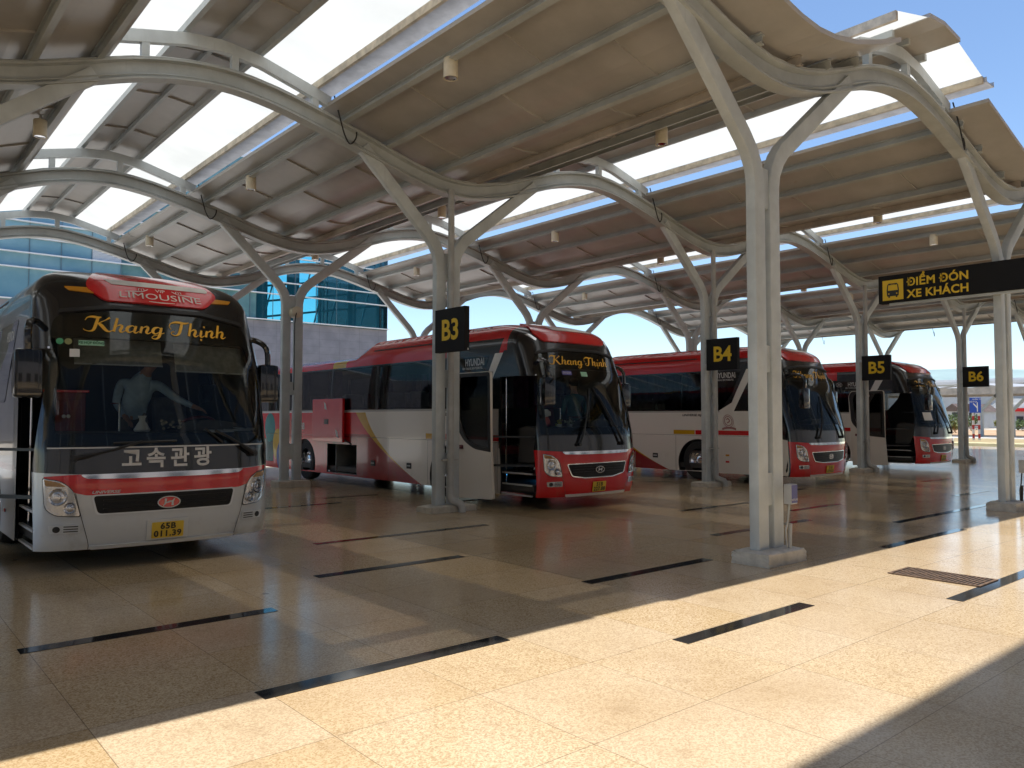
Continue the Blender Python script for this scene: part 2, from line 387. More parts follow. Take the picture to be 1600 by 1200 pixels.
for k in KS:
    xo = X0+k*PER
    zl = lambda r: zb(xo+r)+.135
    mb = slab(LOW, zl, xo-PER, YA, YB_, .06)
    # thin tee ribs between the purlins
    for i in range(len(PUR)-1):
        yy = YA+.9+(i % 2)*1.0
        while yy < YB_-.2:
            rr = np.linspace(PUR[i]+.05, PUR[i+1]-.05, 4)
            for a, b in zip(rr[:-1], rr[1:]):
                mb.bar((xo-PER+a, yy, zl(a)-.012), (xo-PER+b, yy, zl(b)-.012), .035, .03)
            yy += 2.05
    # sheet overlap steps seen on the free edge
    in_canopy(mb.build('roof_panel', M_panel))
    for r in PUR:
        t = Vector((.2, 0, zl(r+.1)-zl(r-.1))).normalized(); nrm = Vector((-t.z, 0, t.x))
        mb = MB(); c = Vector((xo-PER+r, 0, zl(r)))-nrm*.062
        for w, h, dz in ((.012, .125, 0), (.085, .014, -.055), (.085, .014, .052)):
            mb.bar(c+nrm*dz+Vector((0, ROWS[0]-.15, 0)), c+nrm*dz+Vector((0, YB_-.1, 0)), w, h, nrm)
        in_canopy(mb.build('purlin', M_rusty if abs(r-7.95) < .01 else M_steel))
    # raised ridge: skylight, opaque band, skylight, gutter
    in_canopy(film([2.02, 2.5, 2.957], xo).build('skylight', M_sky))
    in_canopy(film([3.993, 4.45, 4.89], xo).build('skylight', M_sky))
    mb = slab([2.95, 3.2, 3.45, 3.7, 4.0], zr, xo, YA, YB_, .06)
    yy = YA+1.3
    while yy < YB_:
        mb.bar((xo+3.0, yy, zr(3.0)-.012), (xo+3.45, yy, zr(3.45)-.012), .035, .03); mb.bar((xo+3.45, yy, zr(3.45)-.012), (xo+3.97, yy, zr(3.97)-.012), .035, .03); yy += 2.05
    in_canopy(mb.build('ridge_panel', M_panel))
    for r, w, h, mt in ((1.98, .06, .12, M_beige), (2.94, .07, .1, M_steel), (3.46, .06, .09, M_steel), (4.01, .07, .1, M_steel), (4.90, .05, .11, M_beige)):
        mb = MB(); z_ = zr(r)-h/2+.006
        mb.box(xo+r-w/2, xo+r+w/2, YA+.02 if mt is M_beige else ROWS[0]-.13, YB_-.03, z_-h/2, z_+h/2)
        in_canopy(mb.build('ridge_purlin', mt))
    mb = MB()
    mb.box(xo+4.93, xo+5.24, YA-.02, YB_-.02, zr(5.0)-.05, zr(5.0)-.035); mb.box(xo+4.93, xo+4.945, YA-.02, YB_-.02, zr(5.0)-.035, zr(5.0)+.03); mb.box(xo+5.225, xo+5.24, YA-.02, YB_-.02, zr(5.0)-.035, zr(5.0)+.03)
    in_canopy(mb.build('gutter', M_gutter))
    for y in ROWS:
        mb = MB(); rr = np.linspace(2.12, 5.12, 22)
        mb.sweep([(xo+r, y, zr(r)-.115) for r in rr], [(-.05, -.17), (.05, -.17), (.05, 0), (-.05, 0)], lambda i: (Vector((0, 1, 0)), Vector((0, 0, 1))))
        for r in (2.42, 3.62, 4.86):
            mb.box(xo+r-.05, xo+r+.05, y-.045, y+.045, zb(xo+r)-.002, zr(r)-.27)
        in_canopy(mb.build('arch_rib', M_steel2, smooth=True, angle=30))
for k in KS:
    xo = X0+k*PER
    for y in ROWS:
        z1 = zb(xo+5.42)
        mb = MB().tube(catmull([(xo+5.16, y-.07, zr(5.1)-.1), (xo+5.22, y-.12, z1+.12), (xo+5.30, y-.15, z1-.18), (xo+5.40, y-.14, z1-.30), (xo+5.52, y-.10, z1-.18), (xo+5.55, y-.07, z1-.04)], 4), .012, 5)
        in_canopy(mb.build('cable', M_ink0))
# forked columns
def leg_path(s):
    top = 1.62 if s < 0 else 1.98
    off = -.02 if s < 0 else .02
    pts = [(s*.15, 0), (s*.15, 4.10), (s*.154, 4.24), (s*.18+off*.4, 4.40), (s*.255+off, 4.56), (s*.37+off, 4.69)]
    c = pts[-1]; e = (s*top, zb(X0-.2+s*top)-.20)
    return pts+[(c[0]+(e[0]-c[0])*t, c[1]+(e[1]-c[1])*t) for t in (.25, .6, 1.03)]
def column_meshes(drain):
    out = []
    mb = MB()
    for s in (-1, 1):
        P = leg_path(s)
        def fr(i, P=P):
            a = P[max(i-1, 0)]; b = P[min(i+1, len(P)-1)]; t = Vector((b[0]-a[0], 0, b[1]-a[1])).normalized()
            return Vector((t.z, 0, -t.x)), Vector((0, 1, 0))
        prof = round_poly([(-.098, -.062), (.098, -.062), (.098, .062), (-.098, .062)], .012, 2)
        mb.sweep([(x, 0, z) for x, z in P], prof, fr)
    for z0, z1 in ((.62, .98), (2.1, 2.4), (3.95, 4.40)): mb.box(-.06, .06, -.035, .035, z0, z1)
    out.append(('column', mb, M_steel2))
    return out
plinth_bm = []
def plinth(seed, w, d, h):
    rnd = random.Random(seed); bm = bmesh.new(); bmesh.ops.create_cube(bm, size=1)
    bmesh.ops.subdivide_edges(bm, edges=bm.edges[:], cuts=7, use_grid_fill=True)
    for v in bm.verts:
        x, y, z = v.co; v.co = Vector((x*w, y*d, (z+.5)*h))
        e = (abs(x) > .45)+(abs(y) > .45)+(z > .45)
        j = .0015+.006*(e >= 2)
        v.co += Vector((rnd.uniform(-j, j), rnd.uniform(-j, j), rnd.uniform(-j, j) if z > -.4 else 0))
        if e >= 2 and z > .3: v.co -= Vector((x*.03, y*.03, .012))
    me = bpy.data.meshes.new('plinth'); bm.to_mesh(me); bm.free(); return me
for k in range(-2, 5):
    for j, y in enumerate(ROWS):
        xc = X0+k*PER-.2-(.22 if (k == -1 and j == 0) else 0)
        for nm, mb, mt in column_meshes(False):
            shift(mb, (xc, y, 0)); c = in_canopy(mb.build(nm, mt, smooth=True, angle=30))
        pl = link('plinth', plinth(k*10+j, .76 if j != 1 else .92, .46, .15 if j != 1 else .11), M_conc); pl.location = (xc+.01, y-.02, 0)
        pl.parent = c; pl.matrix_parent_inverse = c.matrix_world.inverted() if False else Matrix.Translation((0, 0, 0))
        if j == 1:
            mb = MB(); px, py = xc, y-.14
            mb.tube([(px, py, zb(xc)-.2), (px, py, .34)], .055, 12)
            mb.tube([(px, py, .36), (px, py, .26), (px+.02, py-.03, .19), (px+.06, py-.09, .155), (px+.10, py-.16, .13), (px+.11, py-.19, .07), (px+.11, py-.19, .0)], .068, 12)
            for z in (.36, .9, 2.2): mb.lathe([(.066, z), (.066, z+.05)], (px, py, 0), n=12)
            mb.box(px-.16, px+.16, py-.005, py+.05, .86, .885)
            dp = mb.build('drain_pipe', M_pipe, smooth=True, angle=40); dp.parent = c
# ceiling downlights
lamp_proto = None
LAMPS = {}
def lamp(x, y, label, zoff=0):
    global lamp_proto
    r = (x-X0) % PER; ztop = zb(x)+.13
    root = empty('downlight', (x, y, ztop-.33), label, 'lamp', 'cylinder downlights under the canopy')
    if lamp_proto is None:
        b = MB().lathe([(.03, .02), (.086, .02), (.095, .0), (.095, .25), (.088, .262), (.02, .262)], n=28).build('lamp_body', M_cream, root, True)
        s_ = MB().tube([(0, 0, .25), (0, 0, .36)], .018, 8).box(-.04, .04, -.04, .04, .335, .35).build('stem', M_steel, root)
        g = MB().lathe([(.0, .012), (.06, .012), (.068, .004), (.074, .004), (.074, .02)], n=24).build('lens', M_chrome, root, True)
        lamp_proto = root
    else:
        for ch in lamp_proto.children:
            c = ch.copy(); col.objects.link(c); c.parent = root
lamp_spots = [
 (5.60, 7.75, 'large cream downlight nearest the camera, above the gap between the first two buses'),
 (9.62, 7.70, 'cream downlight hanging left of the nearest forked column, near the skylight edge'),
 (5.50, 13.75, 'cream downlight under the roof panel above the red top of the leftmost bus'),
 (13.05, 13.72, 'cream downlight hanging above the second bus, right of the B3 column fork'),
 (5.45, 19.75, 'small cream downlight at the back corner of the first roof bay, nearest the glass building'),
 (2.18, 13.75, 'cream downlight against the skylight at the upper left edge of the photo'),
 (9.68, 13.70, 'cream downlight between the B3 column fork and its drain pipe'),
 (13.0, 19.70, 'small cream downlight above the white stripe of the second bus, behind B3'),
 (20.0, 19.50, 'small cream downlight above the front of the second bus, far back under the roof'),
 (17.2, 7.80, 'cream downlight on the skylight edge right of the nearest forked column'),
 (20.55, 7.95, 'cream downlight above the long black pick-up sign'),
 (17.1, 13.75, 'cream downlight behind the B4 column fork'),
 (9.70, 19.70, 'small cream downlight in front of the glass building, left of B3'),
 (20.5, 13.8, 'cream downlight half way back under the third roof bay'),
 (28.1, 13.8, 'tiny cream downlight above the B6 column, under the long sign'),
 (24.8, 13.8, 'tiny cream downlight above the B5 board'),
 (28.2, 7.9, 'cream downlight at the far right under the roof')]
for x, y, lb in lamp_spots:
    r = (x-X0) % PER
    if 4 < r < 5.3: f = (x+5.36-r)/x; x, y = x*f, y*f       # hang them from the first purlin of the lower panel
    lamp(x, y, lb)

# ------------------------------------------------------------------ buses
HW, RC, PP, BULGE, BL = 1.25, .42, 4.0, .10, 11.95
_th = np.linspace(0, np.pi/2, 200)
_px = HW*np.sin(_th)**(2/PP); _py = RC*(1-np.cos(_th)**(2/PP))+BULGE*(_px/HW)**2
_ps = np.concatenate([[0], np.cumsum(np.hypot(np.diff(_px), np.diff(_py)))]); SC = float(_ps[-1]); YC = float(_py[-1])
ZK = [0.14, .28, .5, .95, 1.3, 1.62, 2.27, 2.75, 2.93, 3.04, 3.14, 3.22, 3.28, 3.33, 3.36]
YK = [.10, .03, 0., 0., .03, .11, .30, .49, .57, .64, .74, .90, 1.10, 1.40, 1.75]
_zz = np.linspace(.1, 3.36, 400); _yy = np.interp(_zz, ZK, YK)
_ker = np.hanning(23); _ker /= _ker.sum(); _yy = np.concatenate([_yy[:11], np.convolve(_yy, _ker, 'valid'), _yy[-11:]])
def yc(z): return np.interp(z, _zz, _yy)
def hw(z):
    z = np.asarray(z, float)
    a = np.where(z < 2.2, 1.25, 1.25-(z-2.2)/.62*.05)
    q = np.clip((z-2.82)/.54, 0, 1); b = .62+.58*np.sqrt(np.clip(1-q**2.2, 0, 1))
    return np.where(z < 2.82, a, b)
SMAX = SC+BL-YC
def yside(a, z):
    f = np.clip(1-(a-SC)/2.8, 0, 1); f = np.where(a < SC, 1, f*f*(3-2*f)*.4+f*.6)
    return np.where(a < SC, np.interp(a, _ps, _py), YC+a-SC)+yc(z)*f
def M0(s, z):
    s = np.asarray(s, float); z = np.asarray(z, float); a = np.abs(s)
    x = np.where(a < SC, np.interp(a, _ps, _px), HW)*np.sign(s)*hw(z)/HW
    # soft underside tuck
    y = yside(a, z); zz = z.copy() if z.ndim else z
    k = np.clip((y-6.1)/.75, 0, 1); k = k*k*(3-2*k)
    zz = np.where(z > 2.82, 2.82+(z-2.82)*(1-.62*k), z)
    return np.stack([x, y, zz], -1)
def normal(s, z):
    e = 2e-3; s = np.asarray(s, float); z = np.asarray(z, float)
    z1 = np.clip(z+e, .1, 3.36); z0 = np.clip(z-e, .1, 3.36)
    ds = M0(s+e, z)-M0(s-e, z); dz = M0(s, z1)-M0(s, z0)
    n = np.cross(ds, dz); l = np.linalg.norm(n, axis=-1, keepdims=True); l[l == 0] = 1
    return n/l
def surf(s, z, off=0.): return M0(s, z)+normal(s, z)*np.asarray(off)[..., None] if np.ndim(off) else M0(s, z)+normal(s, z)*off
def s_of_y(y, z, side=-1):
    a = np.linspace(.9, SMAX, 3000); return side*float(np.interp(y, yside(a, np.full_like(a, z)), a))
def dens(poly, step):
    out = []; N = len(poly)
    for i in range(N):
        a = poly[i]; b = poly[(i+1) % N]; n = max(1, int(math.ceil(math.hypot(b[0]-a[0], b[1]-a[1])/step)))
        out += [(a[0]+(b[0]-a[0])*k/n, a[1]+(b[1]-a[1])*k/n) for k in range(n)]
    return out
def inside(P, poly):
    c = np.zeros(len(P), bool); x, y = P[:, 0], P[:, 1]; N = len(poly)
    for i in range(N):
        x1, y1 = poly[i]; x2, y2 = poly[(i+1) % N]
        if y1 == y2: continue
        c ^= ((y1 > y) != (y2 > y)) & (x < (x2-x1)*(y-y1)/(y2-y1)+x1)
    return c
def dist_edges(P, segs):
    d = np.full(len(P), 1e9)
    for (x1, y1), (x2, y2) in segs:
        vx, vy = x2-x1, y2-y1; L = vx*vx+vy*vy+1e-12
        t = np.clip(((P[:, 0]-x1)*vx+(P[:, 1]-y1)*vy)/L, 0, 1)
        d = np.minimum(d, np.hypot(P[:, 0]-x1-t*vx, P[:, 1]-y1-t*vy))
    return d
def patch2d(outer, holes=(), step=.12, grid=None, estep=None):
    """triangulated region of the (s,z) surface plane"""
    estep = estep or step*.7
    loops = [dens(outer, estep)]+[dens(h, estep) for h in holes]
    vs = []; es = []
    for lp in loops:
        b = len(vs); vs += lp; es += [(b+i, b+(i+1) % len(lp)) for i in range(len(lp))]
    xs_ = [p[0] for p in outer]; ys_ = [p[1] for p in outer]
    if grid is None: gs, gz = np.arange(min(xs_), max(xs_), step), np.arange(min(ys_), max(ys_), step)
    else: gs, gz = grid
    G = np.array([(a, b) for a in gs for b in gz])
    ok = inside(G, outer)
    for h in holes: ok &= ~inside(G, h)
    G = G[ok]
    if len(G):
        segs = [(vs[a], vs[b]) for a, b in es]
        ok = dist_edges(G, segs) > (estep*.35); G = G[ok]
    V = [Vector(p) for p in vs]+[Vector(p) for p in G]
    r = geometry.delaunay_2d_cdt(V, es, [], 0, 1e-6)
    P = np.array([tuple(v) for v in r[0]]); F = r[2]
    C = np.array([P[list(f)].mean(0) for f in F]); ok = inside(C, outer)
    for h in holes: ok &= ~inside(C, h)
    return P, [tuple(f) for f, q in zip(F, ok) if q]
def surf_mesh(name, P, F, off=0., thick=0.):
    V = surf(P[:, 0], P[:, 1], off); N = normal(P[:, 0], P[:, 1])
    me = bpy.data.meshes.new(name)
    # orient outward
    F2 = []
    for f in F:
        a, b, c = V[f[0]], V[f[1]], V[f[2]]
        F2.append(f if np.dot(np.cross(b-a, c-a), N[f[0]]) > 0 else f[::-1])
    if thick:
        n = len(V); V2 = surf(P[:, 0], P[:, 1], off-thick); cnt = {}
        for f in F2:
            for i in range(len(f)): cnt[(f[i], f[(i+1) % len(f)])] = 1
        side = [(a, a+n, b+n, b) for (a, b) in cnt if (b, a) not in cnt]
        me.from_pydata([tuple(v) for v in V]+[tuple(v) for v in V2], [], F2+[tuple(i+n for i in f[::-1]) for f in F2]+side)
        me.update()
        nn = len(F2)
        for i, q in enumerate(me.polygons): q.use_smooth = i < 2*nn
        # hard rim: custom normals from the surface on the faces, flat on the rim
        cn = []
        for i, q in enumerate(me.polygons):
            for vi in q.vertices:
                cn.append(tuple(N[vi % n]) if i < nn else (tuple(-N[vi % n]) if i < 2*nn else tuple(q.normal)))
        me.normals_split_custom_set(cn)
        return me
    me.from_pydata([tuple(v) for v in V], [], F2); me.update()
    for q in me.polygons: q.use_smooth = True
    me.normals_split_custom_set_from_vertices([tuple(v) for v in N])
    return me
def spatch(name, poly, mat, parent, off=.004, holes=(), step=.1, thick=0., grid=None):
    P, F = patch2d(poly, holes, step, grid); return link(name, surf_mesh(name, P, F, off, thick), mat, parent)
def mir(poly): return [(-a, b) for a, b in poly][::-1]
def stext(name, body, s, z, size, mat, parent, off=.006, bold=0, shear=0, sx=1., flip=1, **k):
    """lettering laid on the bus surface at (s,z)"""
    vs, fs = text_mesh(body, size, bold, shear, **k)
    P = np.array([(s+x*sx*flip, z+y) for x, y in vs]); return link(name, surf_mesh(name, P, fs, off), mat, parent)
def sstrokes(name, st, s, z, size, mat, parent, off=.006, shear=0.):
    vs, fs = strokes_mesh(st); P = np.array([(s+(x+shear*y)*size, z+y*size) for x, y, L in vs])
    L = np.array([q[2] for q in vs]); me = surf_mesh(name, P, fs, off+L*.0004); return link(name, me, mat, parent)
def script_word(word):
    """brush-script capitals and small letters drawn as tapering strokes"""
    w = .135; t = .035
    A = {
     'K': ([[(.26, 1.0, w), (.2, .5, w*1.1), (.13, .08, w), (-.02, -.05, .05), (-.22, .02, t), (-.26, .12, .03)], [(-.24, .72, .03), (-.16, .93, .06), (.02, 1.0, w*.8), (.24, .96, w*.8), (.38, 1.0, .05)], [(.72, 1.0, .11), (.55, .8, .05), (.26, .52, .04)], [(.28, .55, .08), (.42, .38, w*1.15), (.6, .08, w), (.74, -.02, .06), (.88, .1, t)]], .92),
     'T': ([[(-.18, .42, .03), (-.27, .62, .035), (-.2, .88, .06), (.05, 1.0, w*.8), (.4, .95, w*.8), (.62, 1.02, .05)], [(.30, .95, w), (.24, .5, w*1.15), (.16, .12, w), (.0, -.03, .05), (-.16, .06, .04), (-.16, .22, .035), (-.03, .25, .03)]], .62),
     'h': ([[(.1, 1.0, .11), (.05, .5, w), (.0, .0, w*.9)], [(.02, .2, t), (.14, .44, .05), (.27, .5, .1), (.31, .36, w), (.25, .1, w), (.32, -.01, .06), (.46, .12, t)]], .52),
     'n': ([[(.05, .5, .1), (.03, .3, w), (.0, .0, w*.9)], [(.02, .2, t), (.14, .44, .05), (.27, .5, .1), (.31, .36, w), (.25, .1, w), (.32, -.01, .06), (.46, .12, t)]], .52),
     'a': ([[(.33, .4, .05), (.22, .5, .05), (.06, .4, w), (.0, .18, w*1.1), (.1, .0, .07), (.27, .14, t)], [(.38, .5, .1), (.33, .25, w), (.31, .06, w*.8), (.38, -.01, .06), (.5, .12, t)]], .56),
     'g': ([[(.33, .4, .05), (.22, .5, .05), (.06, .4, w), (.0, .18, w*1.1), (.1, .0, .07), (.27, .14, t)], [(.38, .5, .1), (.33, .2, w), (.27, -.2, w), (.12, -.38, .06), (-.03, -.3, .04), (.06, -.14, .03), (.28, -.04, .03), (.5, .12, t)]], .56),
     'i': ([[(.07, .5, .1), (.04, .25, w), (.02, .06, w*.8), (.09, -.01, .06), (.22, .12, t)], [(.16, .74, .02), (.2, .78, .11), (.24, .82, .02)], [(.0, -.27, .02), (.04, -.23, .12), (.08, -.19, .02)]], .28),
     ' ': ([], .42)}
    x = 0; out = []
    for ch in word:
        st, adv = A[ch]; out += [[(a+x, b, c) for a, b, c in q] for q in st]; x += adv
    return [[((a-x/2)*1.62, b-.42, c*1.42) for a, b, c in q] for q in out]
def emblem_strokes():
    ring = [[(math.cos(a)*1.0, math.sin(a)*.52, .09) for a in np.linspace(0, 2*math.pi, 25)]]
    h = [[(-.52, -.34, .05), (-.34, -.05, .17), (-.30, .34, .2)], [(.30, -.34, .2), (.34, .05, .17), (.52, .34, .05)], [(-.36, -.10, .06), (0, .02, .15), (.36, .10, .06)]]
    return ring+h

def glass(name, tint, gl=.9):
    mt = bpy.data.materials.new(name); mt.use_nodes = True; nt = mt.node_tree; nt.nodes.clear()
    tp = nt.nodes.new('ShaderNodeBsdfTransparent'); tp.inputs[0].default_value = (*tint, 1)
    g = nt.nodes.new('ShaderNodeBsdfGlossy'); g.inputs['Roughness'].default_value = .015; g.inputs[0].default_value = (gl, gl, gl, 1)
    fr = nt.nodes.new('ShaderNodeFresnel'); fr.inputs[0].default_value = 1.52
    mx = nt.nodes.new('ShaderNodeMixShader'); nt.links.new(fr.outputs[0], mx.inputs[0]); nt.links.new(tp.outputs[0], mx.inputs[1]); nt.links.new(g.outputs[0], mx.inputs[2])
    o = nt.nodes.new('ShaderNodeOutputMaterial'); nt.links.new(mx.outputs[0], o.inputs[0]); return mt
M_ws = glass('windshield_glass', (.62, .66, .64)); M_tint = glass('tinted_side_glass', (.30, .33, .34)); M_doorglass = glass('door_glass', (.35, .33, .33))
M_red = new_mat('red_car_paint', (.64, .012, .015), .22, 0, 1.); M_silver = new_mat('silver_car_paint', (.62, .66, .70), .28, .2, .6)
M_whitep = new_mat('cream_car_paint', (.78, .73, .66), .25, 0, .8)
M_gold = new_mat('golden_lettering', (.85, .47, .04), .35); M_lett = new_mat('silver_lettering', (.62, .62, .62), .4)
M_int = new_mat('dark_interior', (.06, .057, .054), .6); M_seat = worn('grey_seat_fabric', (.24, .25, .26), .8, 8, .12)
M_maroon = worn('maroon_vinyl', (.17, .03, .035), .45, 5, .15); M_curt = worn('purple_curtain', (.085, .035, .075), .85, 6, .2)
M_rubber = new_mat('tyre_rubber', (.018, .018, .018), .75); M_amber = new_mat('amber_lens', (.65, .28, .02), .2, 0, .8)
M_lamp = new_mat('lamp_reflector', (.72, .72, .72), .16, .85); M_lens = glass('clear_lens', (.88, .88, .88))
M_plate = new_mat('yellow_plate', (.72, .50, .05), .45); M_ink = new_mat('black_ink', (.02, .02, .02), .5); M_blind = worn('beige_sun_blind', (.40, .38, .33), .8, 14, .12)
M_blue = new_mat('blue_led', (.02, .1, .4), .3); bs(M_blue).inputs['Emission Color'].default_value = (.05, .45, 1, 1); bs(M_blue).inputs['Emission Strength'].default_value = 2.2
M_mask = new_mat('black_front_mask', (.016, .017, .019), .1, 0, .4)
M_redcloth = worn('red_cabinet_paint', (.16, .012, .012), .4, 6, .15)
M_grille = new_mat('grille_black', (.007, .007, .007), .38, 0, 0, .3); M_vent = new_mat('slotted_vent', (.03, .03, .03), .6); _v, _x, _y, _z = coords(M_vent)
setc(M_vent, mixc(M_vent.node_tree, _y.mod(.11) > .055, (.012, .012, .012), (.10, .012, .014)))
M_paper = new_mat('white_paper', (.78, .78, .78), .7)

def livery(style):
    mt = new_mat('bus_paint_'+style, rough=.2, coat=.45); nt = mt.node_tree; v, x, y, z = coords(mt)
    wob = noise(mt, v, 2.0, 2)
    RED = (.62, .012, .015); BLK = (.014, .014, .016); WHT = (.82, .79, .74); YEL = (.62, .36, .012); SIL = (.62, .66, .70)
    if style == 'silver':
        c = mixc(nt, z > 1.03, SIL, BLK)
        c = mixc(nt, (z > 2.7) & (y > 1.5), c, (.03, .031, .035))
        c = mixc(nt, z.between(.98, 1.05) & (y > 1.35), c, (.35, .012, .014))
        bs(mt).inputs['Metallic'].default_value = .12
    else:
        c = mixc(nt, z > 1.74, WHT, BLK)
        # white pillar
        left = y-(Ex(nt, z.v)*-.48+2.78); left2 = y-(Ex(nt, z.v)*-1.9+5.55)
        right = y-(Ex(nt, z.v)*-.55+2.745)
        pil = (right > 0) & ((left < 0) | (left2 < 0)) & (z < 2.79) & (z > 1.5) & (y < 2.6)
        c = mixc(nt, pil, c, WHT)
        t = z-.11
        f1 = t*2.917-(t*t)*.637+3.45; f2 = t*2.735-(t*t)*.714+3.5
        low = z < 1.70
        c = mixc(nt, (y > f2) & low, c, YEL); c = mixc(nt, (y > f1) & low, c, RED)
        grad = (y-f1)
        c = mixc(nt, (y > f1) & low & (y < 7.6) & (z < 1.2), c, (.30, .012, .012))
        st = z.between(1.155, 1.265)
        c = mixc(nt, st & y.between(1.3, 2.93), c, RED); c = mixc(nt, st & y.between(2.95, 3.62-0), c, YEL)
        c = mixc(nt, (z > 2.76), c, RED)
        c = mixc(nt, (z > 2.76) & (y < 1.12), c, BLK)
        c = mixc(nt, z.between(2.76, 3.03) & (y < 2.7) & ((z+y*2.6) > 6.25) , c, BLK)
        c = mixc(nt, (z > 2.76) & (z < 2.94) & y.between(7.05, 7.69), c, YEL); c = mixc(nt, (z > 2.94) & y.between(7.05, 7.69), c, YEL)
        c = mixc(nt, z.between(1.715, 1.755) & (y > 2.2), c, (.45, .44, .42))
        # dark front wrap, red bumper
        c = mixc(nt, (y < .34) & (z > 1.03), c, BLK); c = mixc(nt, (y < 1.3) & (z > 1.03) & (z < 2.8) & (right < 0), c, BLK)
        c = mixc(nt, (y < .36) & (z < 1.03), c, RED)
        # painted shapes at the tail
        def ell(cy, cz, ry, rz_):
            a = (y-cy)*(1/ry); b = (z-cz)*(1/rz_); return (a*a+b*b) < 1
        c = mixc(nt, y.between(11.0, 11.95) & z.between(.38, 1.0), c, (.006, .10, .10))
        c = mixc(nt, ell(11.25, 1.3, .34, .40), c, (.02, .22, .22)); c = mixc(nt, ell(10.75, .85, .30, .42), c, YEL); c = mixc(nt, ell(10.45, .55, .35, .42), c, (.02, .09, .32))
        c = mixc(nt, ell(10.1, 1.15, .30, .5), c, (.45, .06, .04))
    # shut lines
    seam = (z-1.135).abs() < .004
    for yy in (1.33, 3.55, 5.05, 6.42, 7.88): seam = seam | (((y-yy).abs() < .004) & (z < 1.135))
    c = mixc(nt, seam & (y > 1.3) & (z < 2.0), c, (.01, .01, .01))
    c = mixc(nt, (noise(mt, v, 3, 5, .65).sm(.5, .8) & z.sm(.8, .2))*.45, c, (.16, .12, .08))   # road dirt near the sill
    setc(mt, c); setr(mt, wob*.08+.16)
    bump(mt, wob, .004, .08)
    return mt

M_liv = {'red': livery('red'), 'silver': livery('silver')}
sgrid = sorted(set([round(q, 3) for q in list(np.linspace(0, .9, 8))+list(np.linspace(.95, SC+.12, 18))+list(np.arange(SC+.25, SMAX, .28))+[SMAX-.02]]))
SG = np.array([-q for q in sgrid[::-1] if q > 0]+sgrid)
ZG = np.array([.2, .34, .5, .72, .95, 1.12, 1.3, 1.5, 1.75, 2.0, 2.27, 2.5, 2.7, 2.8, 2.88, 2.95, 3.02, 3.08, 3.13, 3.175, 3.215, 3.25, 3.28, 3.305, 3.325, 3.34, 3.352])
Y2S = lambda pts, side=-1: [(s_of_y(a, b, side), b) for a, b in pts]
WINS = [(2.15, 3.32, 0), (3.40, 5.50, 1), (5.66, 7.62, 2), (7.76, 9.30, 3), (9.44, 11.3, 4)]
def win_poly(i, y0, y1, g=0., side=-1):
    b, t = 1.80-g, 2.70+g; y0 -= g; y1 += g
    if i == 0: p = round_poly([(2.22-g*1.4, b), (y1, b), (y1, t), (1.66-g*1.4, t), (1.86-g*1.4, 2.2)], [.1, .04, .04, .04, .0], 3)
    else: p = round_poly([(y0, b), (y1, b), (y1, t), (y0, t)], .05, 3)
    return Y2S(p, side)
WS_HOLE = round_poly([(-1.10, 1.42), (1.10, 1.42), (1.02, 2.46), (-1.02, 2.46)], .07, 4)
WS_GLASS = round_poly([(-1.22, 1.29), (1.22, 1.29), (1.19, 2.0), (1.09, 2.70), (.5, 2.775), (-.5, 2.775), (-1.09, 2.70), (-1.19, 2.0)], [.06, .06, .2, .12, .2, .2, .12, .2], 4)
DOOR = [(.34, .22), (1.26, .22), (1.27, 1.03), (1.28, 2.32), (.46, 2.32), (.36, 1.03)]
LUGG = [(6.43, .26), (7.87, .26), (7.87, .95), (6.43, .95)]
_shell = {}
def shell_meshes(lugg):
    if lugg in _shell: return _shell[lugg]
    outer = [(-SMAX, .22), (SMAX, .22), (SMAX, 3.352), (-SMAX, 3.352)]
    holes = [WS_HOLE, Y2S(DOOR)]
    for side in (-1, 1):
        for i, (a, b, _) in enumerate(WINS): holes.append(win_poly(i, a, b, 0, side))
        for cy in (2.87, 9.1):
            arch = [(cy+.60*math.cos(t), .44+.60*math.sin(t)) for t in np.linspace(-.30, math.pi+.30, 22)]
            arch = [(q, max(w, .225)) for q, w in arch]; arch[0] = (arch[0][0], .225)
            holes.append(Y2S(arch, side))
    if lugg: holes.append(Y2S(LUGG))
    P, F = patch2d(outer, holes, .12, (SG, ZG), .075)
    me = surf_mesh('body', P, F)
    # roof deck and tail
    bm = bmesh.new(); bm.from_mesh(me)
    a = np.linspace(0, SMAX, 60); rows = []
    top = M0(a, np.full_like(a, 3.352)); tl = [bm.verts.new((-q[0], q[1], q[2]+.0005)) for q in top]; tr_ = [bm.verts.new((q[0], q[1], q[2]+.0005)) for q in top]
    tm = [bm.verts.new((0, q[1], q[2]+.022*min(1, i/12))) for i, q in enumerate(top)]
    for i in range(len(a)-1):
        for A, B in ((tl, tm), (tm, tr_)):
            try: f = bm.faces.new((A[i], B[i], B[i+1], A[i+1])); f.smooth = True
            except ValueError: pass
    zz = np.linspace(.22, 3.352, 30); pl = M0(np.full_like(zz, -SMAX), zz); pr = M0(np.full_like(zz, SMAX), zz)
    tl = [bm.verts.new(q) for q in pl]; tr_ = [bm.verts.new(q) for q in pr]
    for i in range(len(zz)-1): bm.faces.new((tl[i], tl[i+1], tr_[i+1], tr_[i]))
    cn = None
    bm.to_mesh(me); bm.free()
    P2, F2 = P, F
    ln = surf_mesh('lining', P2, F2, -.035)
    _shell[lugg] = (me, ln); return _shell[lugg]

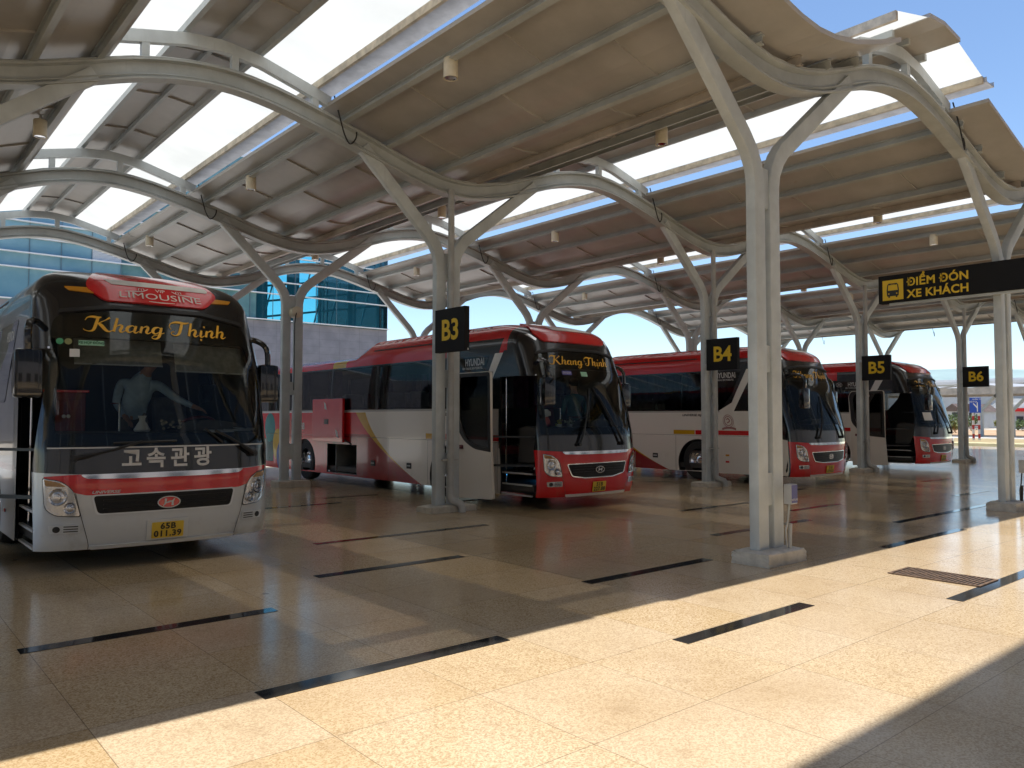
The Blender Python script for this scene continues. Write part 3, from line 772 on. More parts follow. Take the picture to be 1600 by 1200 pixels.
def wheel(parent, x, y, side, rear=False):
    """side -1: outer face towards -x"""
    d = side
    ty = MB().lathe([(.30, -.13), (.44, -.135), (.485, -.11), (.50, -.06), (.50, .06), (.485, .11), (.44, .135), (.30, .13)], axis='x', n=36, caps=False).build('tyre', M_rubber, None, True, 30)
    rm = MB()
    prof = [(.305, -.12), (.30, -.05), (.24, .02), (.20, .03), (.15, .0), (.11, -.005), (.10, -.08), (.06, -.10), (.02, -.105)] if not rear else [(.305, -.12), (.29, .02), (.22, .06), (.15, .05), (.12, -.06), (.08, -.08), (.02, -.085)]
    rm.lathe([(r, h*-d if d > 0 else h) for r, h in prof[::-1]], axis='x', n=36, caps=False)
    for k in range(10):
        a = 2*math.pi*k/10; q = .178
        rm.lathe([(.014, -.03), (.014, .03)], ((-.02 if d < 0 else .02), q*math.cos(a), q*math.sin(a)), 'x', 8)
    rim = rm.build('rim', M_chrome, None, True, 30)
    e = empty('wheel', (x, y, .5)); e.parent = parent
    ty.parent = e; rim.parent = e
    return e

def bus(X, Y, style, label, plate, door_open, opts):
    b = empty('bus', (X, Y, 0), label, 'bus', 'coaches parked nose out in a row under the canopy')
    red = style == 'red'; lg = opts.get('lugg', False)
    me, ln = shell_meshes(lg)
    body = link('body', me.copy(), None, b); body.data.materials.append(M_liv[style])
    lining = link('lining', ln, None, b)
    if not ln.materials: ln.materials.append(M_int)
    # ------------------------------------------------ front
    spatch('windshield', WS_GLASS, M_ws, b, .005, step=.11)
    frit = [round_poly([(-1.23, 1.28), (1.23, 1.28), (1.22, 1.415), (-1.22, 1.415)], .03, 2)]
    spatch('visor_strip', round_poly([(-1.05, 2.71), (-.5, 2.79), (.5, 2.79), (1.05, 2.71), (1.02, 2.755), (.5, 2.83), (-.5, 2.83), (-1.02, 2.755)], .02, 2), M_blackmat, b, .03, step=.1, thick=.03)
    sstrokes('name_lettering', script_word('Khang Thinh'), (.0 if red else .04), 2.60, (.15 if red else .158), M_gold, b, .0075, .12)
    spatch('front_mask', round_poly([(-1.33, 1.03), (-.8, 1.0), (.8, 1.0), (1.33, 1.03), (1.30, 1.275), (-1.30, 1.275)], .02, 2), M_mask, b, .004, step=.11)
    if not red:
        spatch('windshield_trim', [(-1.16, 1.266), (1.16, 1.266), (1.16, 1.28), (-1.16, 1.28)], M_lett, b, .012, step=.12, thick=.006)
    chrome = round_poly([(-.86, 1.0), (.86, 1.0), (.80, .955), (.4, .945), (-.4, .945), (-.80, .955)], .03, 3)
    spatch('chrome_strip', chrome, M_chrome, b, .016, step=.1, thick=.014)
    if not red:
        spatch('front_trim', round_poly([(-1.20, .985), (-.92, 1.0), (.92, 1.0), (1.22, 1.02), (1.2, .955), (1.03, .92), (.92, .82), (.80, .785), (-.80, .785), (-.92, .82), (-1.03, .92), (-1.18, .96)], .03, 3), M_red, b, .006, step=.1)
    cap = [(-.72, 3.24), (-.79, 3.05), (-.58, 2.885), (.58, 2.885), (.79, 3.05), (.72, 3.24)] if not red else [(-.95, 3.33), (-1.0, 3.10), (-.82, 2.945), (.82, 2.945), (1.0, 3.10), (.95, 3.33)]
    cp = spatch('front_cap', round_poly(cap, .06, 4), M_red, b, .03, step=.07, thick=.03)
    spatch('white_stripe', round_poly([(-.60, 3.135), (-.50, 3.075), (.66, 3.075), (.70, 3.105), (.68, 3.135)] if not red else [(-.55, 3.235), (-.42, 3.165), (.75, 3.165), (.84, 3.2), (.80, 3.235)], .02, 2), M_white, cp, .034, step=.06)
    if not red:
        stext('cap_lettering', 'LIMOUSINE', .05, 2.957, .098, M_white, cp, .044, .0, 0, 1.95)
        stext('cap_lettering', 'VIP', .05, 3.032, .05, M_white, cp, .042, .0, 0, 1.7)
        orn = [[(-.36, 3.0, .005), (-.26, 3.008, .009), (-.17, 3.012, .006), (-.12, 3.03, .009), (-.09, 3.045, .006)], [(.46, 3.0, .005), (.36, 3.008, .009), (.27, 3.012, .006), (.22, 3.03, .009), (.19, 3.045, .006)], [(-.10, 2.902, .005), (.05, 2.897, .010), (.20, 2.902, .005)]]
        orn += [[(sx_+dx_, 3.018, .006), (sx_+dx_, 3.038, .008), (sx_+dx_*.6, 3.05, .004)] for sx_ in (-.17, .27) for dx_ in (-.03, 0, .03)]
        sstrokes('cap_ornament', orn, 0, 0, 1, M_white, cp, .041)
        for m_ in (lambda p: p, mir): spatch('marker_lamp', m_(round_poly([(-1.0, 3.03), (-.74, 3.03), (-.66, 2.965), (-.94, 2.985)], .012, 2)), M_amber, b, .014, step=.05, thick=.012)
    else:
        for m_ in (lambda p: p, mir): spatch('marker_lamp', m_(round_poly([(-1.16, 3.07), (-1.06, 3.08), (-.93, 2.99), (-.96, 2.95)], .01, 2)), M_lamp, b, .01, step=.05, thick=.008)
    # grille and emblem
    g = [(-.735, .775), (.735, .775), (.69, .59), (-.69, .59)] if not red else [(-.74, .775), (.74, .785), (.67, .60), (.35, .545), (-.35, .545), (-.64, .58)]
    gc = round_poly(g, .04, 4); cx = 0
    outerg = [(a*1.028, .68+(z_-.68)*1.14) for a, z_ in gc]
    fr_ = spatch('grille', outerg, M_chrome if red else M_silver, b, .012, holes=[gc], step=.06, thick=.012)
    spatch('mesh_panel', gc, M_grille, fr_, .008, step=.08)
    for zz_ in (.635, .68, .725): spatch('louvre', [(-.64, zz_-.004), (.64, zz_-.004), (.64, zz_+.008), (-.64, zz_+.008)], M_grille, fr_, .02, step=.12, thick=.012)
    es = .115 if not red else .105
    e_ = emblem_strokes()
    if not red: spatch('emblem_field', [(math.cos(a)*es, .672+math.sin(a)*es*.52) for a in np.linspace(0, 2*math.pi, 24)[:-1]], M_red, fr_, .027, step=.05, thick=.008)
    sstrokes('emblem', e_, 0, .672, es, M_chrome if red else M_lett, fr_, .03, 0)
    # lamps
    hl = round_poly([(1.20, .965), (1.03, .935), (.92, .845), (.85, .575), (1.08, .59), (1.175, .665)], [.02, .05, .06, .03, .08, .05], 4)
    fogp = round_poly([(.84, .405), (1.12, .405), (1.14, .49), (.85, .495)], .015, 3)
    for m_ in (mir, lambda p: p):
        sg = -1 if m_ is mir else 1
        h = spatch('headlight', m_(hl), M_lamp, b, .008, step=.05, thick=.006)
        rim_ = [(1.03+(a-1.03)*1.05, .77+(z_-.77)*1.05) for a, z_ in hl]
        spatch('surround', m_(rim_), M_blackmat, h, .0065, step=.06)
        spatch('turn_signal', m_(round_poly([(1.185, .955), (1.05, .925), (.98, .88), (1.17, .89)], .01, 2)), M_amber, h, .012, step=.04)
        for (ls, lz, rr) in ((1.055, .775, .088), (.945, .66, .06)):
            prof = []
            for q, hgt in ((1., .012), (.9, .03), (.72, .026), (.66, .012), (.4, .016), (.36, .034), (.12, .036)):
                prof.append((q*rr, hgt))
            vs = []; n = 24
            for r_, hh in prof:
                t_ = np.linspace(0, 2*np.pi, n, endpoint=False); vs += [tuple(v_) for v_ in surf(sg*(ls+r_*np.cos(t_)), lz+r_*np.sin(t_), hh)]
            fs = [(i*n+k, i*n+(k+1) % n, (i+1)*n+(k+1) % n, (i+1)*n+k) for i in range(len(prof)-1) for k in range(n)]+[tuple(range((len(prof)-1)*n, len(prof)*n))]
            MB().add(vs, fs).build('lamp', M_chrome, h, True, 30)
        spatch('lens', m_(hl), M_lens, h, .042, step=.06)
        f_ = spatch('fog_lamp', m_(fogp), M_lamp if red else M_silver, b, .012, step=.06, thick=.01)
        spatch('bulb', m_([(1.06+.035*math.cos(a), .448+.032*math.sin(a)) for a in np.linspace(0, 6.28, 16)[:-1]]), M_blackmat, f_, .015, step=.05)
        for zz_ in (.425, .45, .475): spatch('bar', m_([(.865, zz_-.006), (.995, zz_-.006), (.995, zz_+.004), (.865, zz_+.004)]), M_blackmat, f_, .016, step=.1)
        # bumper corner seam
        sstrokes('shut_line', [[(sg*.90, .83, .006), (sg*.84, .56, .006), (sg*.77, .30, .006), (sg*.765, .225, .006)]], 0, 0, 1, M_ink, b, .0045)
    # lower lip and crease
    spatch('front_lip', round_poly([(-.74, .225), (.74, .225), (.76, .262), (-.76, .262)], .01, 2), M_silver if not red else M_white, b, .02, step=.12, thick=.02)
    # plate
    pz = .375
    if not red: spatch('plate_holder', [(-.215, pz-.10), (.215, pz-.10), (.215, pz+.115), (-.215, pz+.115)], M_silver, b, .014, step=.1, thick=.012)
    pl = spatch('number_plate', round_poly([(-.165, pz-.085), (.165, pz-.085), (.165, pz+.085), (-.165, pz+.085)], .01, 2), M_plate, b, .022, step=.1, thick=.008)
    stext('plate_lettering', plate[0], 0, pz+.038, .088, M_ink, pl, .0245, .003, 0, 1.1, spacing=1.1); stext('plate_lettering', plate[1], 0, pz-.042, .088, M_ink, pl, .0245, .003, 0, 1.1, spacing=1.1)
    if not red: 
        stext('front_lettering', '고', -.375, 1.14, .225, M_lett, b, .007, .006, 0, .98); stext('front_lettering', '속', -.13, 1.14, .225, M_lett, b, .007, .006, 0, .98)
        stext('front_lettering', '관', .12, 1.14, .225, M_lett, b, .007, .006, 0, .98); stext('front_lettering', '광', .37, 1.14, .225, M_lett, b, .007, .006, 0, .98)
        stext('front_lettering', 'UNIVERSE', -.62, .812, .04, M_lett, b, .009, .001, .3, 1.5)
    # wipers
    if not red: WP = [[(-.91, 1.165), (-.62, 1.23), (-.28, 1.325)], [(.98, 1.165), (.70, 1.33), (.50, 1.43)]]; BLD = [[(-.55, 1.315), (.08, 1.33)], [(.60, 1.30), (.40, 1.46)]]
    else: WP = [[(-.50, 1.12), (-.30, 1.5), (-.10, 1.95)], [(.62, 1.12), (.40, 1.5), (.14, 1.98)]]; BLD = [[(-.22, 1.42), (-.02, 2.1)], [(.42, 1.42), (.08, 2.12)]]
    for q, bl in zip(WP, BLD):
        c_ = catmull(q, 6); pts = surf(np.array([a for a, _ in c_]), np.array([z_ for _, z_ in c_]), .055)
        w_ = MB(); w_.tube([tuple(p) for p in pts], [.026]*4+[.014]*(len(pts)-4), 8)
        p0 = surf(np.array([q[0][0]]), np.array([q[0][1]]), .0)[0]
        w_.tube([tuple(p0), tuple(surf(np.array([q[0][0]]), np.array([q[0][1]]), .075)[0])], .034, 12)
        w = w_.build('wiper', M_blackmat, b, True, 40)
        t_ = np.linspace(0, 1, 8); pts = surf(bl[0][0]+(bl[1][0]-bl[0][0])*t_, bl[0][1]+(bl[1][1]-bl[0][1])*t_, .024)
        MB().tube([tuple(p) for p in pts], .012, 6).build('blade', M_ink, w)
    # mirrors
    for sg in (-1, 1):
        mb = MB(); mx, my = (-1.38, -.14) if sg < 0 else (1.37, .62)
        arm = [(-1.14, .44, 2.52), (-1.28, .16, 2.57), (mx, my, 2.48), (mx, my, 2.2)] if sg < 0 else [(1.10, .70, 2.56), (1.22, .66, 2.56), (mx-.02, my, 2.46), (mx, my, 2.2)]
        mb.tube([tuple(p) for p in catmull(arm, 5)], .035, 8)
        mr = mb.build('mirror', M_black, b, True, 40)
        h_ = MB(); h_.box(mx-.125, mx+.125, my-.075, my+.07, 1.78, 2.26, .05); h_.build('housing', M_black, mr, True, 50)
        MB().box(mx-.105, mx+.105, my+.066, my+.078, 1.82, 2.22).build('mirror_glass', M_chrome, mr)
    # ------------------------------------------------ side glass
    for side in (-1, 1):
        for i, (a, c_, _) in enumerate(WINS):
            spatch('window', win_poly(i, a, c_, .03, side), M_tint, b, .004, step=.3)
    # driver window on the far side
    spatch('driver_window', Y2S(round_poly([(.55, 1.45), (1.35, 1.5), (1.15, 2.6), (.75, 2.6)], .08, 3), 1), M_black, b, .004, step=.2)
    # roof vents, rail and side lettering
    spatch('roof_vent', Y2S([(2.95, 3.065), (5.85, 3.065), (5.85, 3.098), (2.95, 3.098)]), M_vent, b, .003, step=.2)
    lat = MB()
    for yy, zz_ in ((4.23, .58), (5.69, .57)): 
        lat.box(-1.262, -1.24, yy-.085, yy+.085, zz_-.06, zz_+.06, .008); 
        o = MB().box(-1.262, -1.24, yy-.085, yy+.085, zz_-.06, zz_+.06, .008).build('latch', M_blackmat, b); MB().box(-1.268, -1.25, yy-.06, yy+.06, zz_-.012, zz_+.012).build('grip', M_lett, o)
    for yy, zz_, mt_ in ((1.98, .66, M_amber), (1.98, .5, M_red)): MB().box(-1.262, -1.24, yy-.05, yy+.05, zz_-.022, zz_+.022, .006).build('side_marker', mt_, b)
    if red:
        stext('side_lettering', 'UNIVERSE Xpress', s_of_y(2.95, 1.66), 1.645, .085, M_ink, b, .004, .002, .25, 1.25)
        sq = s_of_y(1.95, 1.5)
        ringp = [[(math.cos(a)*.11, math.sin(a)*.11, .018) for a in np.linspace(0, 2*math.pi, 20)], [(math.cos(a)*.15, math.sin(a)*.15, .012) for a in np.linspace(-2.4+math.pi/2*0, .8+math.pi, 18)], [(-.05, .03, .02), (.0, .06, .03), (.04, .0, .03), (-.04, -.05, .02)], [(-.2, -.2, .05), (-.08, -.17, .05), (.08, -.17, .05), (.2, -.2, .05)]]
        M_cr = bpy.data.materials.get('faded_crest') or new_mat('faded_crest', (.36, .16, .16), .5)
        sstrokes('crest', ringp, sq, 1.5, 1.0, M_cr, b, .004)
        stext('side_lettering', 'HYUNDAI', s_of_y(2.05, 2.62), 2.62, .19, M_lett, b, .006, .004, .15, .85); stext('side_lettering', 'NEW THINKING. NEW POSSIBILITIES.', s_of_y(2.1, 2.5), 2.51, .06, M_lett, b, .006, .001, 0, .75)
        sstrokes('side_emblem', emblem_strokes(), s_of_y(2.62, 2.62), 2.62, .12, M_lett, b, .006)
    else:
        stext('side_lettering', 'HYUNDAI', s_of_y(2.05, 2.55), 2.55, .17, M_lett, b, .006, .004, .15, .85)
    # ------------------------------------------------ underneath and cabin
    MB().box(-1.18, 1.18, .42, BL-.1, .30, .42).box(-1.0, 1.0, 3.6, 8.2, .20, .31).box(-.9, .9, .5, 2.2, .22, .31).build('chassis', M_int, b)
    cabin = MB()
    cabin.box(-1.19, 1.19, 3.2, BL-.15, .95, 1.02); cabin.box(-.30, 1.19, .60, 3.2, .68, .74); cabin.box(-1.19, -.30, 1.32, 3.2, .68, .74)
    for i, zz_ in enumerate((.40, .60)): cabin.box(-1.19, -.30, .45, 1.30, zz_-.02, zz_); 
    cabin.box(-.32, -.28, .5, 1.30, .42, .74); cabin.box(-1.19, 1.19, BL-.25, BL-.2, 1.0, 3.0); cabin.box(-1.15, -.35, 3.1, 3.14, .9, 1.75) if red else cabin.box(-1.15, 1.1, 2.35, 2.39, .9, 2.9)
    cb_ = cabin.build('cabin_floor', M_int, b)
    dash = MB(); 
    prof = [(.42, .8), (.26, 1.2), (.24, 1.33), (.30, 1.40), (.62, 1.44), (.80, 1.38), (.84, .8)]
    n = len(prof); vs = [(x_, yy+.12*(x_/1.1)**2, zz_) for x_ in (-1.08, -.5, 0, .5, 1.08) for yy, zz_ in prof]
    dash.add(vs, [(i*n+k, i*n+(k+1) % n, (i+1)*n+(k+1) % n, (i+1)*n+k) for i in range(4) for k in range(n)]+[tuple(range(n))[::-1], tuple(range(4*n, 5*n))])
    hump = [(.30+.50*math.cos(a), 1.40+.16*math.sin(a)) for a in np.linspace(0, math.pi, 9)]
    dash.add([(a+.32, .55, q) for a, q in hump]+[(a+.32, .95, q-.02) for a, q in hump], [(i, i+1, 10+i, 9+i) for i in range(8)]+[tuple(range(9)), tuple(range(9, 18))[::-1]])
    dash.build('dashboard', M_int if red else worn('grey_dashboard', (.075, .07, .065), .55, 8, .1), b)
    sw = MB(); c0 = Vector((.62, 1.02, 1.47)); ax = Vector((0, .55, .83)).normalized(); u = Vector((1, 0, 0)); w_ = ax.cross(u)
    sw.tube([c0+(u*math.cos(a)+w_*math.sin(a))*.23 for a in np.linspace(0, 2*math.pi, 29)], .019, 8, False); sw.tube([c0-u*.22, c0-ax*.05, c0+u*.22], .014, 6); sw.tube([c0-ax*.05, c0-ax*.35], .03, 8)
    sw.build('steering_wheel', M_redcloth if not red else M_ink, b, True, 50)
    # seats
    def seat(x_, yy, mt_, zf=1.02):
        s_ = empty('seat', (x_, yy, zf)); s_.parent = b
        MB().box(-.22, .22, -.24, .22, .28, .44, .05).build('cushion', mt_, s_, True, 50)
        bk = MB().box(-.22, .22, -.07, .07, .40, 1.12, .06); bk.v = [(a, q+.22+(z_-.4)*.22, z_) for a, q, z_ in bk.v]; bk.build('backrest', mt_, s_, True, 50)
        MB().box(-.16, .16, -.12, .12, 0, .28).build('pedestal', M_int, s_)
    seat(.62, 1.75, M_maroon if red else M_seat, .742)
    if red: seat(-.75, 1.78, M_maroon, .62)
    for yy in np.arange(4.0, 11.0, .95):
        for x_ in (-.92, -.46, .46, .92): seat(x_, yy, M_seat)
    if opts.get('curtains', True):
        for side in (-1, 1):
            for a in ((3.3, 3.45, 5.4, 5.75, 7.5, 7.85, 9.2, 9.6) if opts.get('curtains') != 'full' else ()):
                vs = []; nn = 14
                for zz_ in (1.80, 2.72):
                    vs += [(side*(1.13+.022*math.sin(i*2.3)), a-.14+i*.28/nn*1.3, zz_) for i in range(nn+1)]
                MB().add(vs, [(i, i+1, nn+2+i, nn+1+i) for i in range(nn)]).build('curtain', M_curt, b, True, 80)
            if opts.get('curtains') == 'full':
                vs = []; nn = 170
                for zz_ in (1.80, 2.72): vs += [(side*(1.13+.02*math.sin(i*1.5)), 2.3+i*9./nn, zz_) for i in range(nn+1)]
                MB().add(vs, [(i, i+1, nn+2+i, nn+1+i) for i in range(nn)]).build('curtain', M_curt, b, True, 80)
    for yy in (2.87, 9.1):
        wheel(b, -1.08, yy, -1, yy > 5); wheel(b, 1.08, yy, 1, yy > 5)
        for sg in (-1, 1):
            vs = []; ts = np.linspace(-.2, math.pi+.2, 16)
            for x_ in (sg*1.235, sg*.75): vs += [(x_, yy+.605*math.cos(t), .44+.605*math.sin(t)) for t in ts]
            MB().add(vs, [(i, i+1, 17+i, 16+i) for i in range(15)]).build('wheel_arch', M_ink, b, True, 60)
    # ------------------------------------------------ door
    if door_open:
        dx = -1.64; d_ = MB()
        outl = round_poly([(.94, .17), (2.0, .12), (2.1, 2.25), (2.02, 2.40), (1.02, 2.40), (1.0, 1.0)], [.04, .04, .1, .08, .06, .02], 3)
        win = round_poly([(1.08, 1.05), (1.45, 1.09), (1.72, 1.22), (1.90, 1.5), (1.97, 2.1), (1.92, 2.32), (1.08, 2.32)], [.05, .1, .1, .1, .1, .08, .06], 3)
        def flat(poly, hole, x0, x1, name, mat, par):
            loops = [poly]+([hole] if hole else []); V = []; E_ = []
            for lp in loops:
                q = len(V); V += [Vector(p) for p in lp]; E_ += [(q+i, q+(i+1) % len(lp)) for i in range(len(lp))]
            r = geometry.delaunay_2d_cdt(V, E_, [], 0, 1e-6); P = np.array([tuple(v) for v in r[0]])
            C = np.array([P[list(f)].mean(0) for f in r[2]]); ok = inside(C, poly)
            if hole: ok &= ~inside(C, hole)
            F = [tuple(f) for f, q in zip(r[2], ok) if q]; n_ = len(P)
            cnt = {(f[i], f[(i+1) % 3]) for f in F for i in range(3)}
            sd_ = [(a, q, q+n_, a+n_) for a, q in cnt if (q, a) not in cnt]
            return MB().add([(x0, p[0], p[1]) for p in P]+[(x1, p[0], p[1]) for p in P], F+[tuple(i+n_ for i in f) for f in F]+sd_).build(name, mat, par)
        dr = flat(outl, win, dx-.03, dx+.02, 'door', M_whitep if red else M_black, b)
        if not red: flat(round_poly([(.97, .19), (1.98, .14), (2.0, .78), (.98, .80)], .03, 3), None, dx-.034, dx-.028, 'lower_panel', M_silver, dr)
        up_ = round_poly([(1.0, .985), (1.47, 1.025), (1.78, 1.17), (2.02, 1.44), (2.085, 2.24), (2.01, 2.385), (1.03, 2.385)], [.01, .12, .12, .1, .1, .08, .06], 3)
        flat(up_, win, dx-.036, dx+.026, 'window_frame', M_blackmat, dr)
        flat(win, None, dx-.012, dx-.004, 'door_glass', M_doorglass, dr)
        MB().box(dx-.05, dx-.03, 1.80, 1.90, 1.02, 1.09, .008).build('door_handle', M_maroon, dr)
        MB().bar((dx+.03, 1.2, .75), (-1.1, .5, .75), .05, .04).bar((dx+.03, 1.2, 1.25), (-1.1, .5, 1.25), .04, .03).tube([(dx+.1, 1.15, .3), (dx+.1, 1.15, 2.4)], .025, 8).build('door_arm', M_blackmat, dr)
        rl = MB(); rl.tube([(-1.12, 1.24, .42), (-1.12, 1.24, 2.3)], .016, 8); rl.tube([(-.36, .62, .62), (-.36, .62, 1.75), (-.36, 1.05, 1.75)], .014, 8); rl.tube([(-1.1, .46, 2.33), (-1.1, 1.27, 2.33)], .014, 6)
        rl.build('grab_rail', M_chrome, b, True)
        st = MB()
        for zz_ in (.23, .41, .61): st.box(-1.21, -1.17, .46, 1.27, zz_-.012, zz_+.012)
        st.build('step_edge', M_lett, b)
        if opts.get('led'):
            for yy, zz_ in ((.62, .50), (1.15, .52)): MB().box(-.40, -.33, yy-.05, yy+.05, zz_-.02, zz_+.02, .006).build('step_light', M_blue, b)
    else:
        cd = spatch('door', Y2S(DOOR), M_black, b, .002, step=.15)
        spatch('door_panel', Y2S([(.37, .24), (1.25, .24), (1.25, 1.16), (.8, 1.12), (.37, 1.06)]), M_whitep, cd, .005, step=.15)
        
    if lg:
        x_ = -1.30
        fp = MB().box(-1.37, -1.31, 6.90, 8.44, 1.0, 2.03, .01).build('luggage_door', M_red, b)
        MB().box(-1.378, -1.36, 7.60, 7.80, 1.42, 1.54, .008).build('latch', M_blackmat, fp)
        for yy, zz_ in ((7.75, 1.86), (7.15, 1.2)): MB().add([(-1.374, yy+.08, zz_+.1), (-1.374, yy-.02, zz_+.06), (-1.374, yy-.08, zz_-.1), (-1.374, yy+.04, zz_-.07)], [(0, 1, 2, 3)]).build('decal', M_lett, fp)
        MB().bar((-1.34, 7.0, 1.1), (-1.2, 6.55, .9), .03, .03).build('gas_strut', M_ink, fp)
        MB().box(-1.2, -.1, 6.40, 7.9, .24, .27).box(-1.2, -.1, 6.38, 6.42, .24, .98).box(-1.2, -.1, 7.50, 7.53, .27, .95).box(-.12, -.08, 6.4, 7.9, .24, .98).build('luggage_bay', worn('grey_bay_lining', (.22, .22, .21), .6, 4, .1), b)
        stext('side_lettering', '57-2788', s_of_y(9.45, 1.35), 1.35, .24, M_white, b, .005, .006, 0, .85)
    return b

B1 = bus(2.73, 9.0, 'silver', 'black and silver bus at the left with a red panel over its windscreen', ('65B', '011.39'), True, dict(curtains=False))
B2 = bus(10.25, 9.65, 'red', 'red and cream bus beside the B3 column with door and luggage flap open', ('51B', '227.88'), True, dict(lugg=True, led=True))
B3 = bus(17.8, 9.3, 'red', 'red and cream bus with closed door standing behind the nearest forked column', ('51B', '274.52'), False, dict(curtains='full'))
B4 = bus(25.35, 9.65, 'red', 'farthest red and cream bus, right of the B5 board, with its front door open', ('51B', '284.95'), True, dict(curtains='full'))

# ------------------------------------------------------------------ signs on the columns
def board(name, x0, x1, y0, y1, z0, z1, label, cat, group=None):
    root = empty(name, ((x0+x1)/2, (y0+y1)/2, z0), label, cat, group)
    o = MB().box(x0, x1, y0, y1, z0, z1, .006).build('board', M_sign); o.parent = root; o.location = -root.location; return root
def face_text(root, body, x, y, z, size, mat, bold=.006, name='lettering', **k):
    """lettering on a face looking towards -x: reads along -y"""
    vs, fs = text_mesh(body, size, bold, **k)
    me = mesh(name, [(x, y-a, z+b) for a, b in vs], fs); o = link(name, me, mat); o.parent = root; o.location = -root.location; return o
for k, t in ((0, 'B3'), (1, 'B4'), (2, 'B5'), (3, 'B6')):
    x = X0+k*PER-.2-.27
    r = board('bay_sign', x-.08, x+.02, 9.98, 10.80, 2.66, 3.375, 'square black hanging sign reading %s in yellow on a forked column' % t, 'sign', 'bay number signs')
    face_text(r, t, x-.084, 10.37, 3.005, .47, M_yel, .012)
    b_ = MB().box(x-.02, x+.05, 10.78, 10.90, 2.75, 2.82).box(x-.02, x+.05, 10.78, 10.90, 3.2, 3.27).build('bracket', M_steel2); b_.parent = r; b_.location = -r.location
    if t == 'B3':
        hooks = MB().box(x-.02, x+.0, 9.973, 9.98, 2.67, 2.70).build('fixing', M_lett); hooks.parent = r; hooks.location = -r.location
r = board('direction_sign', 14.92, 15.08, 1.4, 6.78, 3.74, 4.265, 'long black overhead sign with yellow bus symbol and yellow pick-up lettering', 'sign')
xs_ = 14.914
ic = MB(); ic.add([(xs_, 6.70, 3.79), (xs_, 6.32, 3.79), (xs_, 6.32, 4.17), (xs_, 6.70, 4.17)], [(0, 1, 2, 3)]); o = ic.build('symbol', M_yel); o.parent = r; o.location = -r.location
bm_ = MB()
def ic_poly(pts, lay=0): bm_.add([(xs_-.003-.001*lay, 6.70-a*.38, 3.79+b*.38) for a, b in pts], [tuple(range(len(pts)))])
ic_poly(round_poly([(.22, .20), (.78, .20), (.80, .48), (.20, .48)], .03, 2)); ic_poly([(.28, .13), (.36, .13), (.36, .21), (.28, .21)]); ic_poly([(.64, .13), (.72, .13), (.72, .21), (.64, .21)])
ic_poly(round_poly([(.20, .47), (.255, .47), (.285, .74), (.24, .78)], .01, 2), 1); ic_poly(round_poly([(.80, .47), (.745, .47), (.715, .74), (.76, .78)], .01, 2), 1); ic_poly(round_poly([(.24, .75), (.76, .75), (.70, .83), (.30, .83)], .03, 3), 2)
o = bm_.build('pictogram', M_ink); o.parent = r; o.location = -r.location
bm_ = MB()
for a in (.31, .69): ic_poly([(a+.035*math.cos(t), .32+.035*math.sin(t)) for t in np.linspace(0, 6.28, 14)[:-1]], 3)
ic_poly([(.40, .775), (.60, .775), (.60, .79), (.40, .79)], 3)
o = bm_.build('pictogram_lights', M_yel); o.parent = r; o.location = -r.location
face_text(r, 'ĐIỂM ĐÓN', xs_-.003, 6.25, 4.085, .205, M_yel, .006, align='LEFT', spacing=1.04); face_text(r, 'XE KHÁCH', xs_-.003, 6.25, 3.865, .205, M_yel, .006, align='LEFT', spacing=1.04)
h = MB()
for y in (4.7, 5.0): h.box(15.07, 15.13, y-.03, y+.03, 3.8, 4.2)
h.box(14.96, 15.04, 1.5, 6.6, 3.70, 3.742); o = h.build('frame', M_steel2); o.parent = r; o.location = -r.location
# switch boxes on the front columns
M_boxblue = worn('blue_label', (.10, .11, .30), .5, 12, .1)
for k, lab in ((0, 'small switch box with blue label on the nearest forked column'), (1, 'small grey switch box low on the column at the right edge')):
    x = X0+k*PER-.2+.13; e = empty('switch_box', (x, 4.72, .0), lab, 'box')
    o = MB().box(-.045, .085, -.12, -.03, .64, .86, .008).build('case', M_pipe, e); MB().box(-.035, .077, -.125, -.119, .655, .85).build('label', M_boxblue if k == 0 else M_pipe, o)
    if k == 0: face = text_mesh('HOTLINE', .03, .0005); link('lettering', mesh('lettering', [(.021+a, -.1265, .69+b) for a, b in face[0]], face[1]), M_lett, o)
    MB().tube([(.02, -.06, .64), (.0, -.05, .45), (-.02, -.035, .35), (.01, -.03, .16)], .010, 6).tube([(.05, -.05, .42), (.05, -.04, .15)], .022, 8).build('cable', M_ink if k else M_pipe, e)
# junction box on the rear-left column
e = empty('junction_box', (X0-.2, 16.97, 3.7), 'cream junction box with dangling black cable under the fork behind the leftmost bus', 'box')
MB().lathe([(.05, -.16), (.13, -.13), (.13, .08), (.05, .1)], (0.02, 0, .3), 'y', 20).build('case', M_cream, e, True, 40)
MB().tube([(0, -.14, .32), (-.04, -.17, .2), (-.05, -.14, .02), (-.05, -.13, -1.5)], .012, 6).build('cable', M_ink, e)
# drain grate in the floor
g = empty('drain_grate', (8.42, 3.25, 0), 'rusty slotted iron drain grate set in the sunlit floor', 'drain')
M_iron = worn('rusty_iron', (.14, .085, .055), .7, 20, .25)
MB().box(-.235, .235, -.42, .42, .001, .005).build('pit', M_ink, g)
fr = MB().box(-.24, -.21, -.43, .43, .004, .012).box(.21, .24, -.43, .43, .004, .012).box(-.21, .21, -.43, -.40, .004, .012).box(-.21, .21, .40, .43, .004, .012).box(-.012, .012, -.4, .4, .004, .011)
for i in range(20): fr.box(-.21, .21, -.375+i*.0385, -.357+i*.0385, .0045, .0105)
fr.build('bars', M_iron, g)

